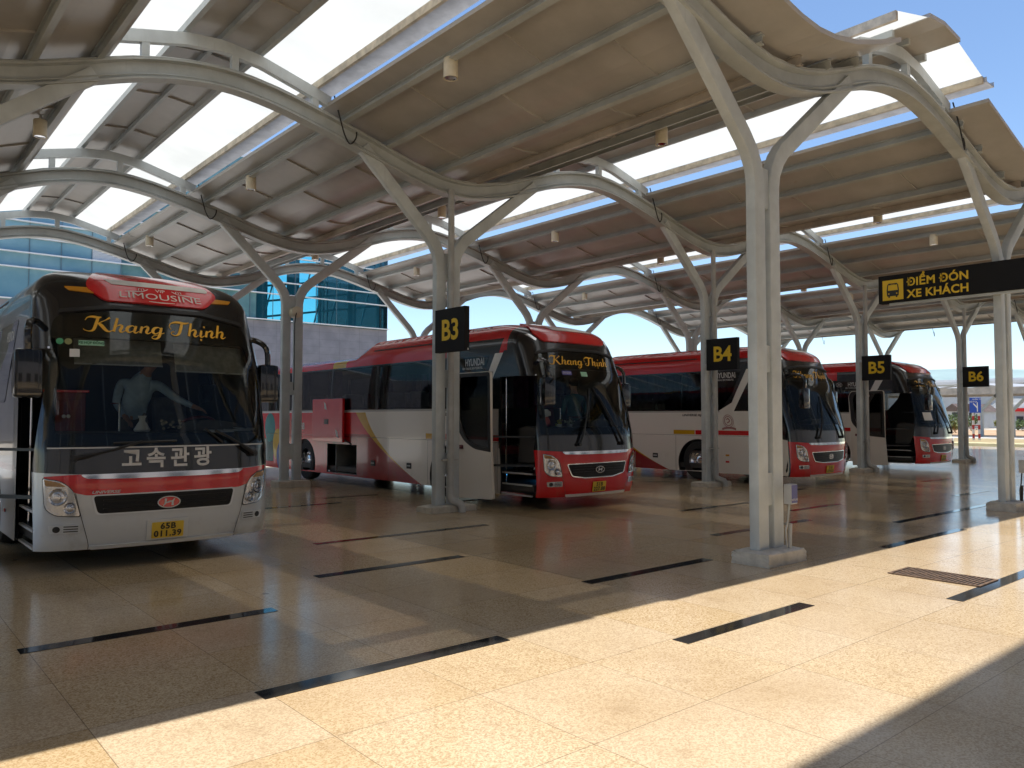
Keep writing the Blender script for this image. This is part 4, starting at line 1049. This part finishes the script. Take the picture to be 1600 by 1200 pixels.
# ------------------------------------------------------------------ people and small things aboard
M_skin = new_mat('skin', (.36, .20, .13), .55); M_shirt = worn('pale_blue_shirt', (.30, .42, .54), .8, 9, .1); M_trous = new_mat('grey_trousers', (.10, .095, .09), .85); M_hair = new_mat('black_hair', (.012, .010, .009), .6); M_shoe = new_mat('dark_shoe', (.02, .018, .016), .5)
M_teal = worn('dark_teal_shirt', (.03, .11, .11), .8, 9, .1)
def skin_mesh(nodes, edges, mats, root):
    """nodes: name -> ((x,y,z), radius, material index)"""
    names = list(nodes); idx = {n: i for i, n in enumerate(names)}
    me = bpy.data.meshes.new('skeleton'); me.from_pydata([nodes[n][0] for n in names], [(idx[a], idx[b]) for a, b in edges], []); me.update()
    ob = bpy.data.objects.new('skeleton', me); col.objects.link(ob)
    sk = ob.modifiers.new('s', 'SKIN'); sk.use_smooth_shade = True
    for i, n in enumerate(names):
        r = nodes[n][1]; me.skin_vertices[0].data[i].radius = (r if isinstance(r, tuple) else (r, r)); me.skin_vertices[0].data[i].use_root = (n == root)
    sb = ob.modifiers.new('d', 'SUBSURF'); sb.levels = 2; sb.render_levels = 2
    out = bpy.data.meshes.new_from_object(ob.evaluated_get(bpy.context.evaluated_depsgraph_get()))
    bpy.data.objects.remove(ob)
    P = [(Vector(nodes[a][0]), Vector(nodes[b][0]), nodes[b][2]) for a, b in edges]
    out.materials.clear()
    for q in mats: out.materials.append(q)
    for f in out.polygons:
        c = f.center; best = (9, 0)
        for a, b, mi in P:
            t = max(0, min(1, (c-a).dot(b-a)/max((b-a).length_squared, 1e-9))); d = (a+(b-a)*t-c).length
            if d < best[0]: best = (d, mi)
        f.material_index = best[1]; f.use_smooth = True
    return out
def person(origin, rz, label, J, shirt, sleeves=1):
    """J: joint positions in the figure's own frame (facing -y), feet at z=0"""
    root = empty('person', origin, label, 'person', None, rz)
    N = {'pelvis': (J['pelvis'], (.15, .105), 1), 'belly': (J['belly'], (.145, .10), 2), 'chest': (J['chest'], (.165, .115), 2), 'neckb': (J['neckb'], (.085, .075), 2), 'neck': (J['neck'], .052, 3), 'jaw': (J['jaw'], (.062, .072), 3), 'skull': (J['skull'], (.078, .095), 3), 'crown': (J['crown'], (.055, .07), 3)}
    E_ = [('pelvis', 'belly'), ('belly', 'chest'), ('chest', 'neckb'), ('neckb', 'neck'), ('neck', 'jaw'), ('jaw', 'skull'), ('skull', 'crown')]
    for sd_ in ('l', 'r'):
        N['sh'+sd_] = (J['sh'+sd_], .066, 2); N['el'+sd_] = (J['el'+sd_], .048, 2); N['wr'+sd_] = (J['wr'+sd_], .034, 2); N['ha'+sd_] = (J['ha'+sd_], (.042, .022), 3)
        N['hip'+sd_] = (J['hip'+sd_], .095, 1); N['kn'+sd_] = (J['kn'+sd_], .065, 1); N['an'+sd_] = (J['an'+sd_], .047, 1); N['to'+sd_] = (J['to'+sd_], (.045, .035), 4)
        E_ += [('chest', 'sh'+sd_), ('sh'+sd_, 'el'+sd_), ('el'+sd_, 'wr'+sd_), ('wr'+sd_, 'ha'+sd_), ('pelvis', 'hip'+sd_), ('hip'+sd_, 'kn'+sd_), ('kn'+sd_, 'an'+sd_), ('an'+sd_, 'to'+sd_)]
        w = Vector(J['wr'+sd_]); h_ = Vector(J['ha'+sd_]); d = (h_-w).normalized(); u = d.cross(Vector((0, .3, 1))).normalized(); v = d.cross(u)
        for i, (o_, L) in enumerate(((-.030, .066), (-.010, .078), (.010, .074), (.029, .058))):
            a = h_+u*o_+d*.012; b = a+d*L*.55+v*.006; c = b+d*L*.4+v*.02
            for nm, p_, r_ in (('a', a, .0095), ('b', b, .0085), ('c', c, .007)): N['f%s%d%s' % (sd_, i, nm)] = (tuple(p_), r_, 3)
            E_ += [('ha'+sd_, 'f%s%da' % (sd_, i)), ('f%s%da' % (sd_, i), 'f%s%db' % (sd_, i)), ('f%s%db' % (sd_, i), 'f%s%dc' % (sd_, i))]
        a = w+d*.03+u*.035; b = a+d*.035+u*.018
        N['t%sa' % sd_] = (tuple(a), .011, 3); N['t%sb' % sd_] = (tuple(b), .009, 3); E_ += [('wr'+sd_, 't%sa' % sd_), ('t%sa' % sd_, 't%sb' % sd_)]
    me = skin_mesh(N, E_, [M_skin, M_trous, shirt, M_skin, M_shoe], 'pelvis')
    o = link('body', me, None, root)
    sk, cr = Vector(J['skull']), Vector(J['crown']); upv = (cr-sk).normalized(); fwd = (Vector((0, -1, 0))-upv*Vector((0, -1, 0)).dot(upv)).normalized(); rgt = fwd.cross(upv)
    hm = MB().lathe([(.088, -.03), (.096, .02), (.088, .07), (.06, .105), (.02, .118)], n=20)
    hm.v = [tuple(sk+rgt*a*.92+fwd*(b*1.12-.018)+upv*c) for a, b, c in hm.v]; hm.build('hair', M_hair, o, True, 80)
    fc = MB(); fc.tube([sk+fwd*.092+upv*.01, sk+fwd*.112-upv*.025], [.008, .014], 8); fc.tube([sk+rgt*.084-upv*.0, sk+rgt*.09-upv*.04], .016, 8); fc.tube([sk-rgt*.084-upv*.0, sk-rgt*.09-upv*.04], .016, 8); fc.build('face_features', M_skin, o, True, 60)
    ey = MB(); 
    for q in (-1, 1): ey.lathe([(.0, -.008), (.009, -.003), (.009, .003), (.0, .008)], sk+fwd*.088+rgt*q*.033+upv*.008, 'y', 10)
    ey.tube([sk+fwd*.088-rgt*.022-upv*.055, sk+fwd*.095-upv*.057, sk+fwd*.088+rgt*.022-upv*.055], .005, 6)
    ey.build('eyes_and_mouth', M_ink, o, True)
    bl = MB().lathe([(.15, -.02), (.152, .02)], n=24); c_ = Vector(J['pelvis'])+Vector((0, 0, .09)); bl.v = [(a*1.02+c_.x, b*.72+c_.y, c+c_.z) for a, b, c in bl.v]; bl.build('belt', M_ink, o, True)
    return root
Jd = dict(pelvis=(0, 0, .84), belly=(.01, -.03, 1.0), chest=(.04, -.09, 1.20), neckb=(.09, -.14, 1.37), neck=(.12, -.17, 1.43), jaw=(.15, -.21, 1.48), skull=(.16, -.225, 1.545), crown=(.18, -.23, 1.62),
          shl=(-.15, -.03, 1.28), ell=(-.20, -.02, 1.02), wrl=(-.13, -.17, .86), hal=(-.10, -.23, .80), shr=(.24, -.18, 1.25), elr=(.42, -.30, 1.08), wrr=(.60, -.40, .98), har=(.67, -.44, .95),
          hipl=(-.09, 0, .80), knl=(-.10, -.02, .44), anl=(-.10, .03, .08), tol=(-.11, -.10, .035), hipr=(.10, 0, .80), knr=(.13, -.08, .44), anr=(.12, -.02, .08), tor=(.14, -.15, .035))
person((2.73-.02, 9.0+1.38, .742), 0, 'man in a pale blue shirt and grey trousers leaning across inside the leftmost bus', Jd, M_shirt)
Jp = dict(pelvis=(0, 0, .88), belly=(0, -.01, 1.04), chest=(0, -.02, 1.26), neckb=(0, .0, 1.42), neck=(0, -.01, 1.49), jaw=(0, -.03, 1.55), skull=(0, -.03, 1.62), crown=(0, -.02, 1.69),
          shl=(-.2, -.01, 1.35), ell=(-.26, .0, 1.08), wrl=(-.20, -.16, .93), hal=(-.16, -.23, .90), shr=(.2, -.01, 1.35), elr=(.27, .0, 1.08), wrr=(.22, -.16, .93), har=(.18, -.23, .90),
          hipl=(-.1, 0, .82), knl=(-.11, -.03, .46), anl=(-.11, .02, .08), tol=(-.12, -.11, .035), hipr=(.1, 0, .82), knr=(.11, -.03, .46), anr=(.11, .02, .08), tor=(.12, -.11, .035))
person((10.25+.60, 9.65+1.22, .742-.12), R(170), 'person in a dark teal shirt standing behind the windscreen of the second bus', Jp, M_teal)
# bus 1 odds and ends
for i, (x0, x1, zt, zb_, ln) in enumerate(((-.86, .02, 2.46, 2.17, 'left beige sun blind behind the windscreen of the leftmost bus'), (.16, 1.02, 2.44, 2.12, 'right beige sun blind, lower one, behind the windscreen of the leftmost bus'))):
    e = empty('sun_blind', (2.73+(x0+x1)/2, 9.0, zb_), ln, 'sun blind', 'sun blinds in the leftmost bus'); w = (x1-x0)/2; vs = []; nx, nz = 14, 6
    for j in range(nz+1):
        for i_ in range(nx+1):
            xx = -w+2*w*i_/nx; zz_ = (zt-zb_)*j/nz-.012*math.sin(i_*.9)*(1-j/nz); yy = float(M0(np.array(abs(xx+(x0+x1)/2)), np.array(zb_+max(zz_, 0)))[1])+.10+.006*math.sin(i_*1.7+j)
            vs.append((xx, yy, zz_))
    MB().add(vs, [(j*(nx+1)+i_, j*(nx+1)+i_+1, (j+1)*(nx+1)+i_+1, (j+1)*(nx+1)+i_) for j in range(nz) for i_ in range(nx)]).build('cloth', M_blind, e, True, 80)
    MB().tube([vs[0], vs[nx//2], vs[nx]], .009, 6).build('rod', M_lett, e)
e = empty('cabinet', (2.73-.75, 9.0+1.5, .742), 'red wooden cabinet with two white knobs inside the leftmost bus', 'cabinet')
MB().box(-.21, .21, -.12, .14, 0, 1.14, .008).build('case', M_redcloth, e); MB().box(-.24, .24, -.14, .16, 1.14, 1.17, .006).build('top', M_red, e)
for sx_ in (-.105, .105):
    dd = MB().box(sx_-.095, sx_+.095, -.135, -.121, .34, 1.06, .006).build('door', M_redcloth, e); MB().lathe([(.0, -.03), (.02, -.022), (.022, -.008), (.012, 0)], (sx_*.22, -.135, .86), 'y', 12).build('knob', M_white, dd, True)
e = empty('vase', (2.73-.16, 9.0+.46, 1.43), 'white flared vase standing on the dashboard of the leftmost bus', 'vase')
MB().lathe([(.075, 0), (.088, .02), (.055, .08), (.03, .12), (.032, .15), (.048, .18), (.04, .178), (.026, .15)], n=24).build('vase_body', M_white, e, True, 50)
e = empty('papers', (2.73+.88, 9.0+.50, 1.425), 'white papers lying on the dashboard of the leftmost bus', 'papers')
for i, (a, b_, c_, r_) in enumerate(((-.17, 0, .012, .1), (.06, .03, .020, -.15), (.2, -.0, .026, .3))):
    o = MB().box(-.15, .15, -.10, .10, c_-.012, c_, .002).build('sheet', M_paper, e); o.location = (a, b_, .002*i); o.rotation_euler = (.12, .02*i, r_)
e = empty('flower_ornament', (2.73+.14, 9.0+.42, 1.43), 'small ornament with pale flowers on the dashboard of the leftmost bus', 'ornament')
rnd = random.Random(5); fm = MB()
for i in range(16): fm.lathe([(.0, -.006), (.018, -.003), (.018, .003), (.0, .006)], (rnd.uniform(-.11, .11), rnd.uniform(-.03, .03), rnd.uniform(.02, .13)), 'y', 8)
fm.build('flowers', worn('pale_petals', (.5, .46, .36), .7, 30, .2), e, True)
MB().lathe([(.06, 0), (.07, .02), (.02, .05)], n=16).build('base', M_blackmat, e, True)
def sticker(label, s, z, w, h, mat, txt=None, tm=None, X=2.73, Y=9.0, name='sticker', tsz=.03):
    P, F = patch2d([(s-w/2, z-h/2), (s+w/2, z-h/2), (s+w/2, z+h/2), (s-w/2, z+h/2)], (), .1)
    o = link(name, surf_mesh(name, P, F, .010, .004), mat); o.location = (X, Y, 0); tag(o, label, 'sticker')
    if txt: stext('lettering', txt, s, z, tsz, tm or M_ink, o, .0125, .001, 0, 1.0)
M_green = new_mat('green_sticker', (.10, .42, .22), .4); M_dkgreen = new_mat('dark_green_ink', (.01, .12, .05), .5); M_bl = new_mat('violet_sticker', (.12, .12, .42), .4); M_mint = new_mat('mint_sticker', (.30, .55, .40), .45)
sticker('green contract-vehicle sticker on the windscreen of the leftmost bus', -.72, 2.39, .25, .055, M_mint, 'XE HỢP ĐỒNG', M_dkgreen, tsz=.037)
sticker('white square sticker on the windscreen of the leftmost bus', -.88, 2.275, .095, .085, M_paper)
for i, (s_, lb) in enumerate(((-1.02, 'round green badge on the windscreen corner of the leftmost bus'), (-.94, 'round olive badge beside the green one on the leftmost windscreen'))):
    P, F = patch2d([(s_+.036*math.cos(t), 2.40+.034*math.sin(t)) for t in np.linspace(0, 6.28, 22)[:-1]], (), .05); o = link('badge', surf_mesh('badge', P, F, .010, .004), (M_green, worn('olive_badge', (.35, .36, .16), .5, 20, .2))[i]); o.location = (2.73, 9.0, 0); tag(o, lb, 'sticker')
sticker('violet sticker at the top of the second bus windscreen', -.46, 2.38, .22, .075, M_bl, 'DU LỊCH', M_white, 10.25, 9.65, tsz=.045)
sticker('pale mint sticker at the middle of the second bus windscreen', -.04, 2.37, .16, .085, M_mint, None, None, 10.25, 9.65)
sticker('white notice behind the windscreen of the farthest red bus', -.72, 1.62, .42, .24, M_paper, None, None, 25.35, 9.65)
# dashboard of the second bus
e = empty('plush_doll', (10.25-.82, 9.65+.50, 1.42), 'white and pink plush doll on the second bus dashboard', 'toy')
MB().lathe([(.02, 0), (.07, .03), (.075, .1), (.045, .17), (.02, .18)], n=16).build('body', new_mat('pink_plush', (.55, .12, .10), .9), e, True, 80); MB().lathe([(.01, .17), (.06, .20), (.065, .26), (.03, .31), (.0, .315)], n=16).tube([(-.04, 0, .28), (-.085, 0, .26), (-.09, 0, .2)], .02, 8).tube([(.04, 0, .28), (.085, 0, .26), (.09, 0, .2)], .02, 8).build('head', M_paper, e, True, 80)
for n_, (x_, lb) in enumerate(((-.55, 'yellow-green flower posy on the second bus dashboard'), (-.28, 'wide pale green and white flower posy on the second bus dashboard'))):
    e = empty('flower_posy', (10.25+x_, 9.65+.46, 1.42), lb, 'flowers'); rnd = random.Random(n_); fm = MB()
    for i in range(26+10*n_):
        a = rnd.uniform(0, 6.28); r_ = rnd.uniform(0, .07+.05*n_); z_ = rnd.uniform(.03, .13); c = Vector((r_*math.cos(a), r_*.5*math.sin(a), z_))
        u = Vector((rnd.uniform(-1, 1), rnd.uniform(-1, 1), rnd.uniform(-1, 1))).normalized(); v = u.orthogonal().normalized()*.028; w = u.cross(v)
        fm.add([c-v, c+w*.7, c+v, c-w*.7], [(0, 1, 2, 3)])
    fm.build('petals', new_mat('posy_petals', ((.45, .45, .08), (.40, .48, .36))[n_], .7), e); MB().lathe([(.045, 0), (.055, .05)], n=14).build('pot', M_paper, e, True)

# ------------------------------------------------------------------ glass terminal building beyond the buses
gb = empty('glass_building', (20, 60, 0), 'blue-green glass terminal building on a grey stone base behind the canopy', 'building')
def gpart(mb, name, mat): o = mb.build(name, mat); o.parent = gb; o.location = -gb.location; return o
M_stone = new_mat('grey_stone_cladding', (.16, .155, .165), .55); _v, _x, _y, _z = coords(M_stone)
jt = ((_x.mod(1.88)-.94).abs() > .925) | ((_z.mod(.62)-.31).abs() > .30); nn = noise(M_stone, _v, .9, 4, .6)
_c = mixc(M_stone.node_tree, nn.sm(.3, .7), (.19, .185, .205), (.25, .245, .265)); setc(M_stone, mixc(M_stone.node_tree, jt*.5, _c, (.09, .088, .095)))
M_glb = new_mat('blue_spandrel_glass', (.035, .16, .27), .08, 0, .6, .8); _v, _x, _y, _z = coords(M_glb); nn = noise(M_glb, _v, .35, 4, .55)
setc(M_glb, mixc(M_glb.node_tree, nn.sm(.35, .7), (.15, .31, .38), (.24, .41, .47)))
M_glg = new_mat('green_grey_glass', (.04, .11, .12), .08, 0, .6, .8); _v, _x, _y, _z = coords(M_glg); nn = noise(M_glg, _v, .5, 5, .6)
setc(M_glg, mixc(M_glg.node_tree, nn.sm(.35, .7), (.10, .22, .23), (.17, .31, .31)))
M_cy = glass('cyan_glass', (.42, .84, .90)); M_fin = new_mat('white_fin', (.80, .82, .84), .35); M_mull = new_mat('dark_mullion', (.12, .19, .22), .4)
gpart(MB().box(-60, 36.6, 60.15, 75, 0, 9.25), 'stone_base', M_stone)
gpart(MB().box(-60, 14.72, 60.12, 74, 9.25, 22), 'blue_glazing', M_glb)
gpart(MB().box(14.74, 24.6, 60.12, 74, 9.25, 22), 'green_glazing', M_glg)
gpart(MB().box(24.62, 36.6, 60.10, 60.13, 9.25, 22).box(36.57, 36.6, 60.13, 74, 9.25, 22), 'corner_glazing', M_cy)
gpart(MB().box(24.6, 36.6, 60.2, 74, 9.2, 9.3), 'corner_floor', M_mull)
for z in (9.33, 11.42, 12.42, 13.45, 14.5, 15.55, 16.6, 17.65, 18.7): gpart(MB().box(-60, 36.66, 59.80, 60.10, z-.03, z+.03), 'fin', M_fin)
for i in range(18): gpart(MB().box(7.22+(i-4)*1.875-.02, 7.22+(i-4)*1.875+.02, 60.06, 60.115, 9.3, 22), 'mullion', M_mull)
lv = MB()
for z in np.arange(12.50, 13.40, .085): lv.box(12.86, 14.70, 60.02, 60.1, z, z+.05)
gpart(lv, 'louvre', M_fin)
rnd = random.Random(4)
for i in range(13): 
    x_ = 25.0+i*.93; w_ = rnd.choice((.06, .12, .3, .18)); gpart(MB().box(x_-w_, x_+w_, 61.0+(i % 3)*1.2, 61.2+(i % 3)*1.2, 9.3, 22), 'inner_post', M_mull)
for i in range(7): gpart(MB().bar((25, 61.8+.3*i, 9.6+i*1.3), (36.5, 61.8+.3*i, 11.6+i*1.3), .12, .16).bar((26+i*1.5, 62.2, 9.3), (27.2+i*1.5, 62.2, 14), .1, .1), 'truss', M_mull)
gpart(MB().box(-60, 24.6, 60.1, 75, 22, 22.6), 'roof', M_fin)

# ------------------------------------------------------------------ walkway roof, and unseen terminal hall shaped for fill light and reflections
M_soffit = worn('pale_soffit', (.62, .61, .58), .6, .6, .05)
wk = empty('walkway_roof', (5, 0, 0), 'high flat walkway roof along the terminal front, shading the near floor', 'canopy')
def wpart(mb, name, mat, e): o = mb.build(name, mat); o.parent = e; o.location = -e.location; return o
wpart(MB().box(-70, 95, -2.0, 1.73, 11.0, 11.3), 'roof', M_soffit, wk)
for i in range(10): wpart(MB().tube([(-45+i*13, -1.2, 0), (-45+i*13, -1.2, 11)], .22, 16), 'column', M_white, wk)
th_ = empty('unseen_terminal_hall', (5, -14, 0), 'unseen terminal hall behind the camera, its height and tones shaped for bounce and reflections', 'building')
M_thg = new_mat('hall_glazing', (.08, .10, .125), .1, 0, .5); M_pale = worn('pale_bounce_cladding', (.62, .64, .66), .6, .4, .05)
wpart(MB().box(-70, 95, -40, -14, 0, 7.0), 'bounce_wall', M_pale, th_)  # pale wall out of view, added to bounce light onto the bus fronts
wpart(MB().box(-70, 95, -40, -14.1, 7.0, 27.0), 'dark_reflection_glazing', M_thg, th_)  # unseen dark front, made tall to keep sky out of the windscreen reflections
for i in range(28): wpart(MB().box(-70+i*6, -69.8+i*6, -14.1, -13.9, 7.0, 27), 'mullion', M_steel2, th_)
for i in range(27): wpart(MB().box(-68.6+i*6, -65.6+i*6, -13.99, -13.95, .1, 3.0), 'glass_door', M_thg, th_)

# ------------------------------------------------------------------ far right background
c2 = empty('far_canopy', (72, 24, 0), 'distant grey bus canopy seen end-on beyond the B6 sign', 'canopy')
def cpart(mb, name, mat): o = mb.build(name, mat); o.parent = c2; o.location = -c2.location; return o
nx = 26; ys_ = np.linspace(0, 75, 2*nx+1)
for i, (xa, wd) in enumerate(((70.2, 2.3), (72.9, 2.3), (75.6, 2.3))):
    mb = MB(); vs = []
    for y in ys_: vs += [(xa, y, 4.0+.16*math.sin(y*.83+i)), (xa+wd, y, 4.18+.16*math.sin(y*.83+i)), (xa+wd, y, 4.3+.16*math.sin(y*.83+i)), (xa, y, 4.12+.16*math.sin(y*.83+i))]
    fs = [(4*j+k, 4*j+(k+1) % 4, 4*j+4+(k+1) % 4, 4*j+4+k) for j in range(2*nx) for k in range(4)]; mb.add(vs, fs); cpart(mb, 'roof_panel', M_panel)
for xa in (70.1, 74.2, 78.1): cpart(MB().box(xa, xa+.25, 0, 75, 3.45, 4.0), 'roof_beam', M_rusty)
cpart(MB().box(69.9, 70.08, 0, 75, 4.30, 4.52), 'fascia', M_fin)
for y in (12.6, 17.2, 22.15, 24.45, 29.4, 34.0, 45, 56):
    mb = MB(); mb.bar((72, y, 0), (72, y, 2.2), .32, .32); mb.bar((72, y, 2.1), (72, y-1.3, 3.5), .22, .22); mb.bar((72, y, 2.1), (72, y+1.3, 3.5), .22, .22); cpart(mb, 'column', M_steel)
sg_ = empty('road_sign', (60, 20.7, 0), 'blue direction sign with white forked arrow on two red and white striped posts', 'sign')
M_rb = new_mat('sign_blue', (.012, .07, .42), .4)
M_stripe = new_mat('red_white_post', (.7, .7, .7), .5); _v, _x, _y, _z = coords(M_stripe); setc(M_stripe, mixc(M_stripe.node_tree, (_z+.18).mod(.62) > .31, (.72, .70, .68), (.42, .03, .03)))
for y in (.17, -.20): MB().tube([(0, y, 0), (0, y, 1.95)], .075, 10).build('post', M_stripe, sg_, True, 50)
MB().box(-.02, .02, -.2, .17, 1.0, 1.1).build('crossbar', M_stripe, sg_)
pn = MB().box(-.10, -.05, -.37, .35, 1.9, 2.95, .01).build('panel', M_rb, sg_)
ar = MB(); ar.add([(-.104, -.12, 1.98), (-.104, -.18, 1.98), (-.104, -.18, 2.62), (-.104, -.12, 2.62)], [(0, 1, 2, 3)]); ar.add([(-.105, -.13, 2.2), (-.105, -.17, 2.3), (-.105, .10, 2.58), (-.105, .13, 2.52)], [(0, 1, 2, 3)]); ar.build('arrow', M_white, pn)
for (yy, zz_, t_) in ((.12, 2.66, 'NỘI ĐỊA'), (-.12, 2.83, 'QUỐC TẾ')):
    vs, fs = text_mesh(t_, .13, .002); link('lettering', mesh('lettering', [(-.104, yy-a, zz_+b) for a, b in vs], fs), M_white, pn)
# hedge shrubs
def leaf_mat(name, a, b):
    mt = new_mat(name, a, .6); v, x, y, z = coords(mt); setc(mt, mixc(mt.node_tree, noise(mt, v, 1.7, 4).sm(.35, .68), a, b)); return mt
M_leafs = [leaf_mat('shrub_leaves', (.05, .11, .025), (.12, .17, .05)), leaf_mat('yellow_green_leaves', (.10, .13, .03), (.22, .22, .06))]
def shrub(x, y, w, h, label, mi, seed, n=700):
    e = empty('shrub', (x, y, 0), label, 'shrub', 'shrubs beyond the sandy ground'); rnd = random.Random(seed); mb = MB()
    blobs = [(rnd.uniform(-w*.4, w*.4), rnd.uniform(-w*.4, w*.4), rnd.uniform(.35, .8)*h, rnd.uniform(.22, .4)*min(w, h)) for _ in range(9)]
    for _ in range(n):
        bx, by, bz, br = rnd.choice(blobs); d = Vector((rnd.gauss(0, 1), rnd.gauss(0, 1), rnd.gauss(0, 1))).normalized()*br*rnd.uniform(.5, 1.1)
        c = Vector((bx, by, max(.08, bz)))+d; c.z = max(.05, c.z); u = Vector((rnd.uniform(-1, 1), rnd.uniform(-1, 1), rnd.uniform(-.6, 1))).normalized(); s_ = rnd.uniform(.06, .13)
        v = u.orthogonal().normalized()*s_; w_ = u.cross(v)*.6
        mb.add([c-v, c+w_, c+v, c-w_], [(0, 1, 2, 3)])
    mb.build('foliage', M_leafs[mi], e)
    st = MB()
    for q in range(5): st.tube([(rnd.uniform(-.15, .15), rnd.uniform(-.15, .15), 0), (rnd.uniform(-w*.35, w*.35), rnd.uniform(-w*.35, w*.35), h*.75)], [.03, .01], 5)
    st.build('stems', M_soil, e)
shrub(92, 34.3, 1.7, 2.0, 'tall leafy green shrub beside the farthest bus windscreen', 0, 1, 900)
shrub(86, 31.6, 1.5, 1.15, 'low yellow-green shrub beside the farthest bus front', 1, 2)
shrub(100, 34.9, 1.6, 1.9, 'green shrub partly hidden by the B6 column', 0, 3)
shrub(104, 33.2, 2.2, 1.3, 'low hedge shrub between the B6 column and the right column', 1, 4)
shrub(104, 30.9, 1.9, 1.25, 'low dark shrub just right of the striped posts', 0, 5)
shrub(100, 28.4, 1.8, 1.2, 'yellow-green shrub beyond the column at the right edge', 1, 6)
shrub(100, 26.2, 2.2, 1.35, 'green shrub at the right edge of the photo', 0, 7)
# far buildings
M_wall = worn('pale_far_wall', (.46, .47, .47), .8, .3, .06); M_gable = worn('brown_gable_roof', (.13, .09, .07), .7, .6, .15); M_darkwin = new_mat('dark_window', (.03, .035, .04), .2); M_far = worn('grey_green_metal_roof', (.30, .40, .38), .5, .08, .08); M_domeg = worn('grey_dome_sheet', (.24, .25, .25), .5, .2, .08)
def far_building(name, loc, label, parts):
    e = empty(name, loc, label, 'building')
    for nm, mb, mt in parts:
        o = mb.build(nm, mt); o.parent = e; o.location = -e.location
    return e
far_building('hangar', (190, 66, 0), 'large hangar with a grey-green sloping metal roof behind the far canopy', [
  ('wall', MB().box(180, 230, 20, 84, 0, 9.2), M_wall),
  ('roof', MB().add([(179, 18, 9.45), (179, 100, 9.45), (205, 100, 13.4), (205, 74, 13.3), (205, 18, 9.9)], [(0, 1, 2, 3, 4)]), M_far),
  ('eave', MB().box(178.6, 179, 18, 100, 8.9, 9.5), M_fin)])
def gable(x, y, w, h0, h1, d, label):
    r_ = MB().add([(x-.3, y-w/2-.3, h0-.1), (x-.3, y, h1), (x-.3, y+w/2+.3, h0-.1), (x+d, y-w/2-.3, h0-.1), (x+d, y, h1), (x+d, y+w/2+.3, h0-.1)], [(0, 1, 4, 3), (1, 2, 5, 4), (0, 2, 1)])
    far_building('house', (x+d/2, y, 0), label, [('wall', MB().box(x, x+d, y-w/2, y+w/2, 0, h0), M_wall), ('roof', r_, M_gable), ('window', MB().box(x-.05, x, y-w*.3, y+w*.05, h0*.62, h0*.9), M_darkwin)])
gable(125, 46.2, 2.3, 2.55, 3.6, 8, 'small pale house with a brown gable roof left of the B6 column')
gable(125, 43.9, 2.2, 2.5, 3.55, 8, 'brown gabled house half hidden behind the B6 column')
far_building('depot', (144, 44, 0), 'pale flat-roofed depot beside the blue direction sign', [('wall', MB().box(140, 150, 39, 47.6, 0, 3.0), M_wall), ('roof', MB().box(139.7, 150.3, 38.7, 47.9, 3.0, 3.28), M_fin), ('window', MB().box(139.94, 140, 45.4, 47.2, 2.35, 2.8), M_darkwin), ('door', MB().box(139.94, 140, 46.0, 46.7, .0, 1.7), M_darkwin)])
dm = MB().lathe([(6.2*math.cos(t)+.01, 5.3*math.sin(t)) for t in np.linspace(0, math.pi/2, 12)], (176, 53.5, .0), 'z', 32)
far_building('domed_hall', (176, 53.5, 0), 'grey domed hall roof behind the depot', [('dome', dm, M_domeg)])
far_building('shop', (124, 35, 0), 'low pale shop with a red sign band at the far right', [('wall', MB().box(120, 128, 30, 37.1, 0, 2.4), M_wall), ('roof', MB().box(119, 128, 29.5, 37.5, 2.85, 3.3), M_fin), ('sign_band', MB().box(119.4, 120, 30, 36.9, 2.35, 2.8), M_red), ('window', MB().box(119.93, 120, 35.6, 36.4, .3, 1.7), M_darkwin)])
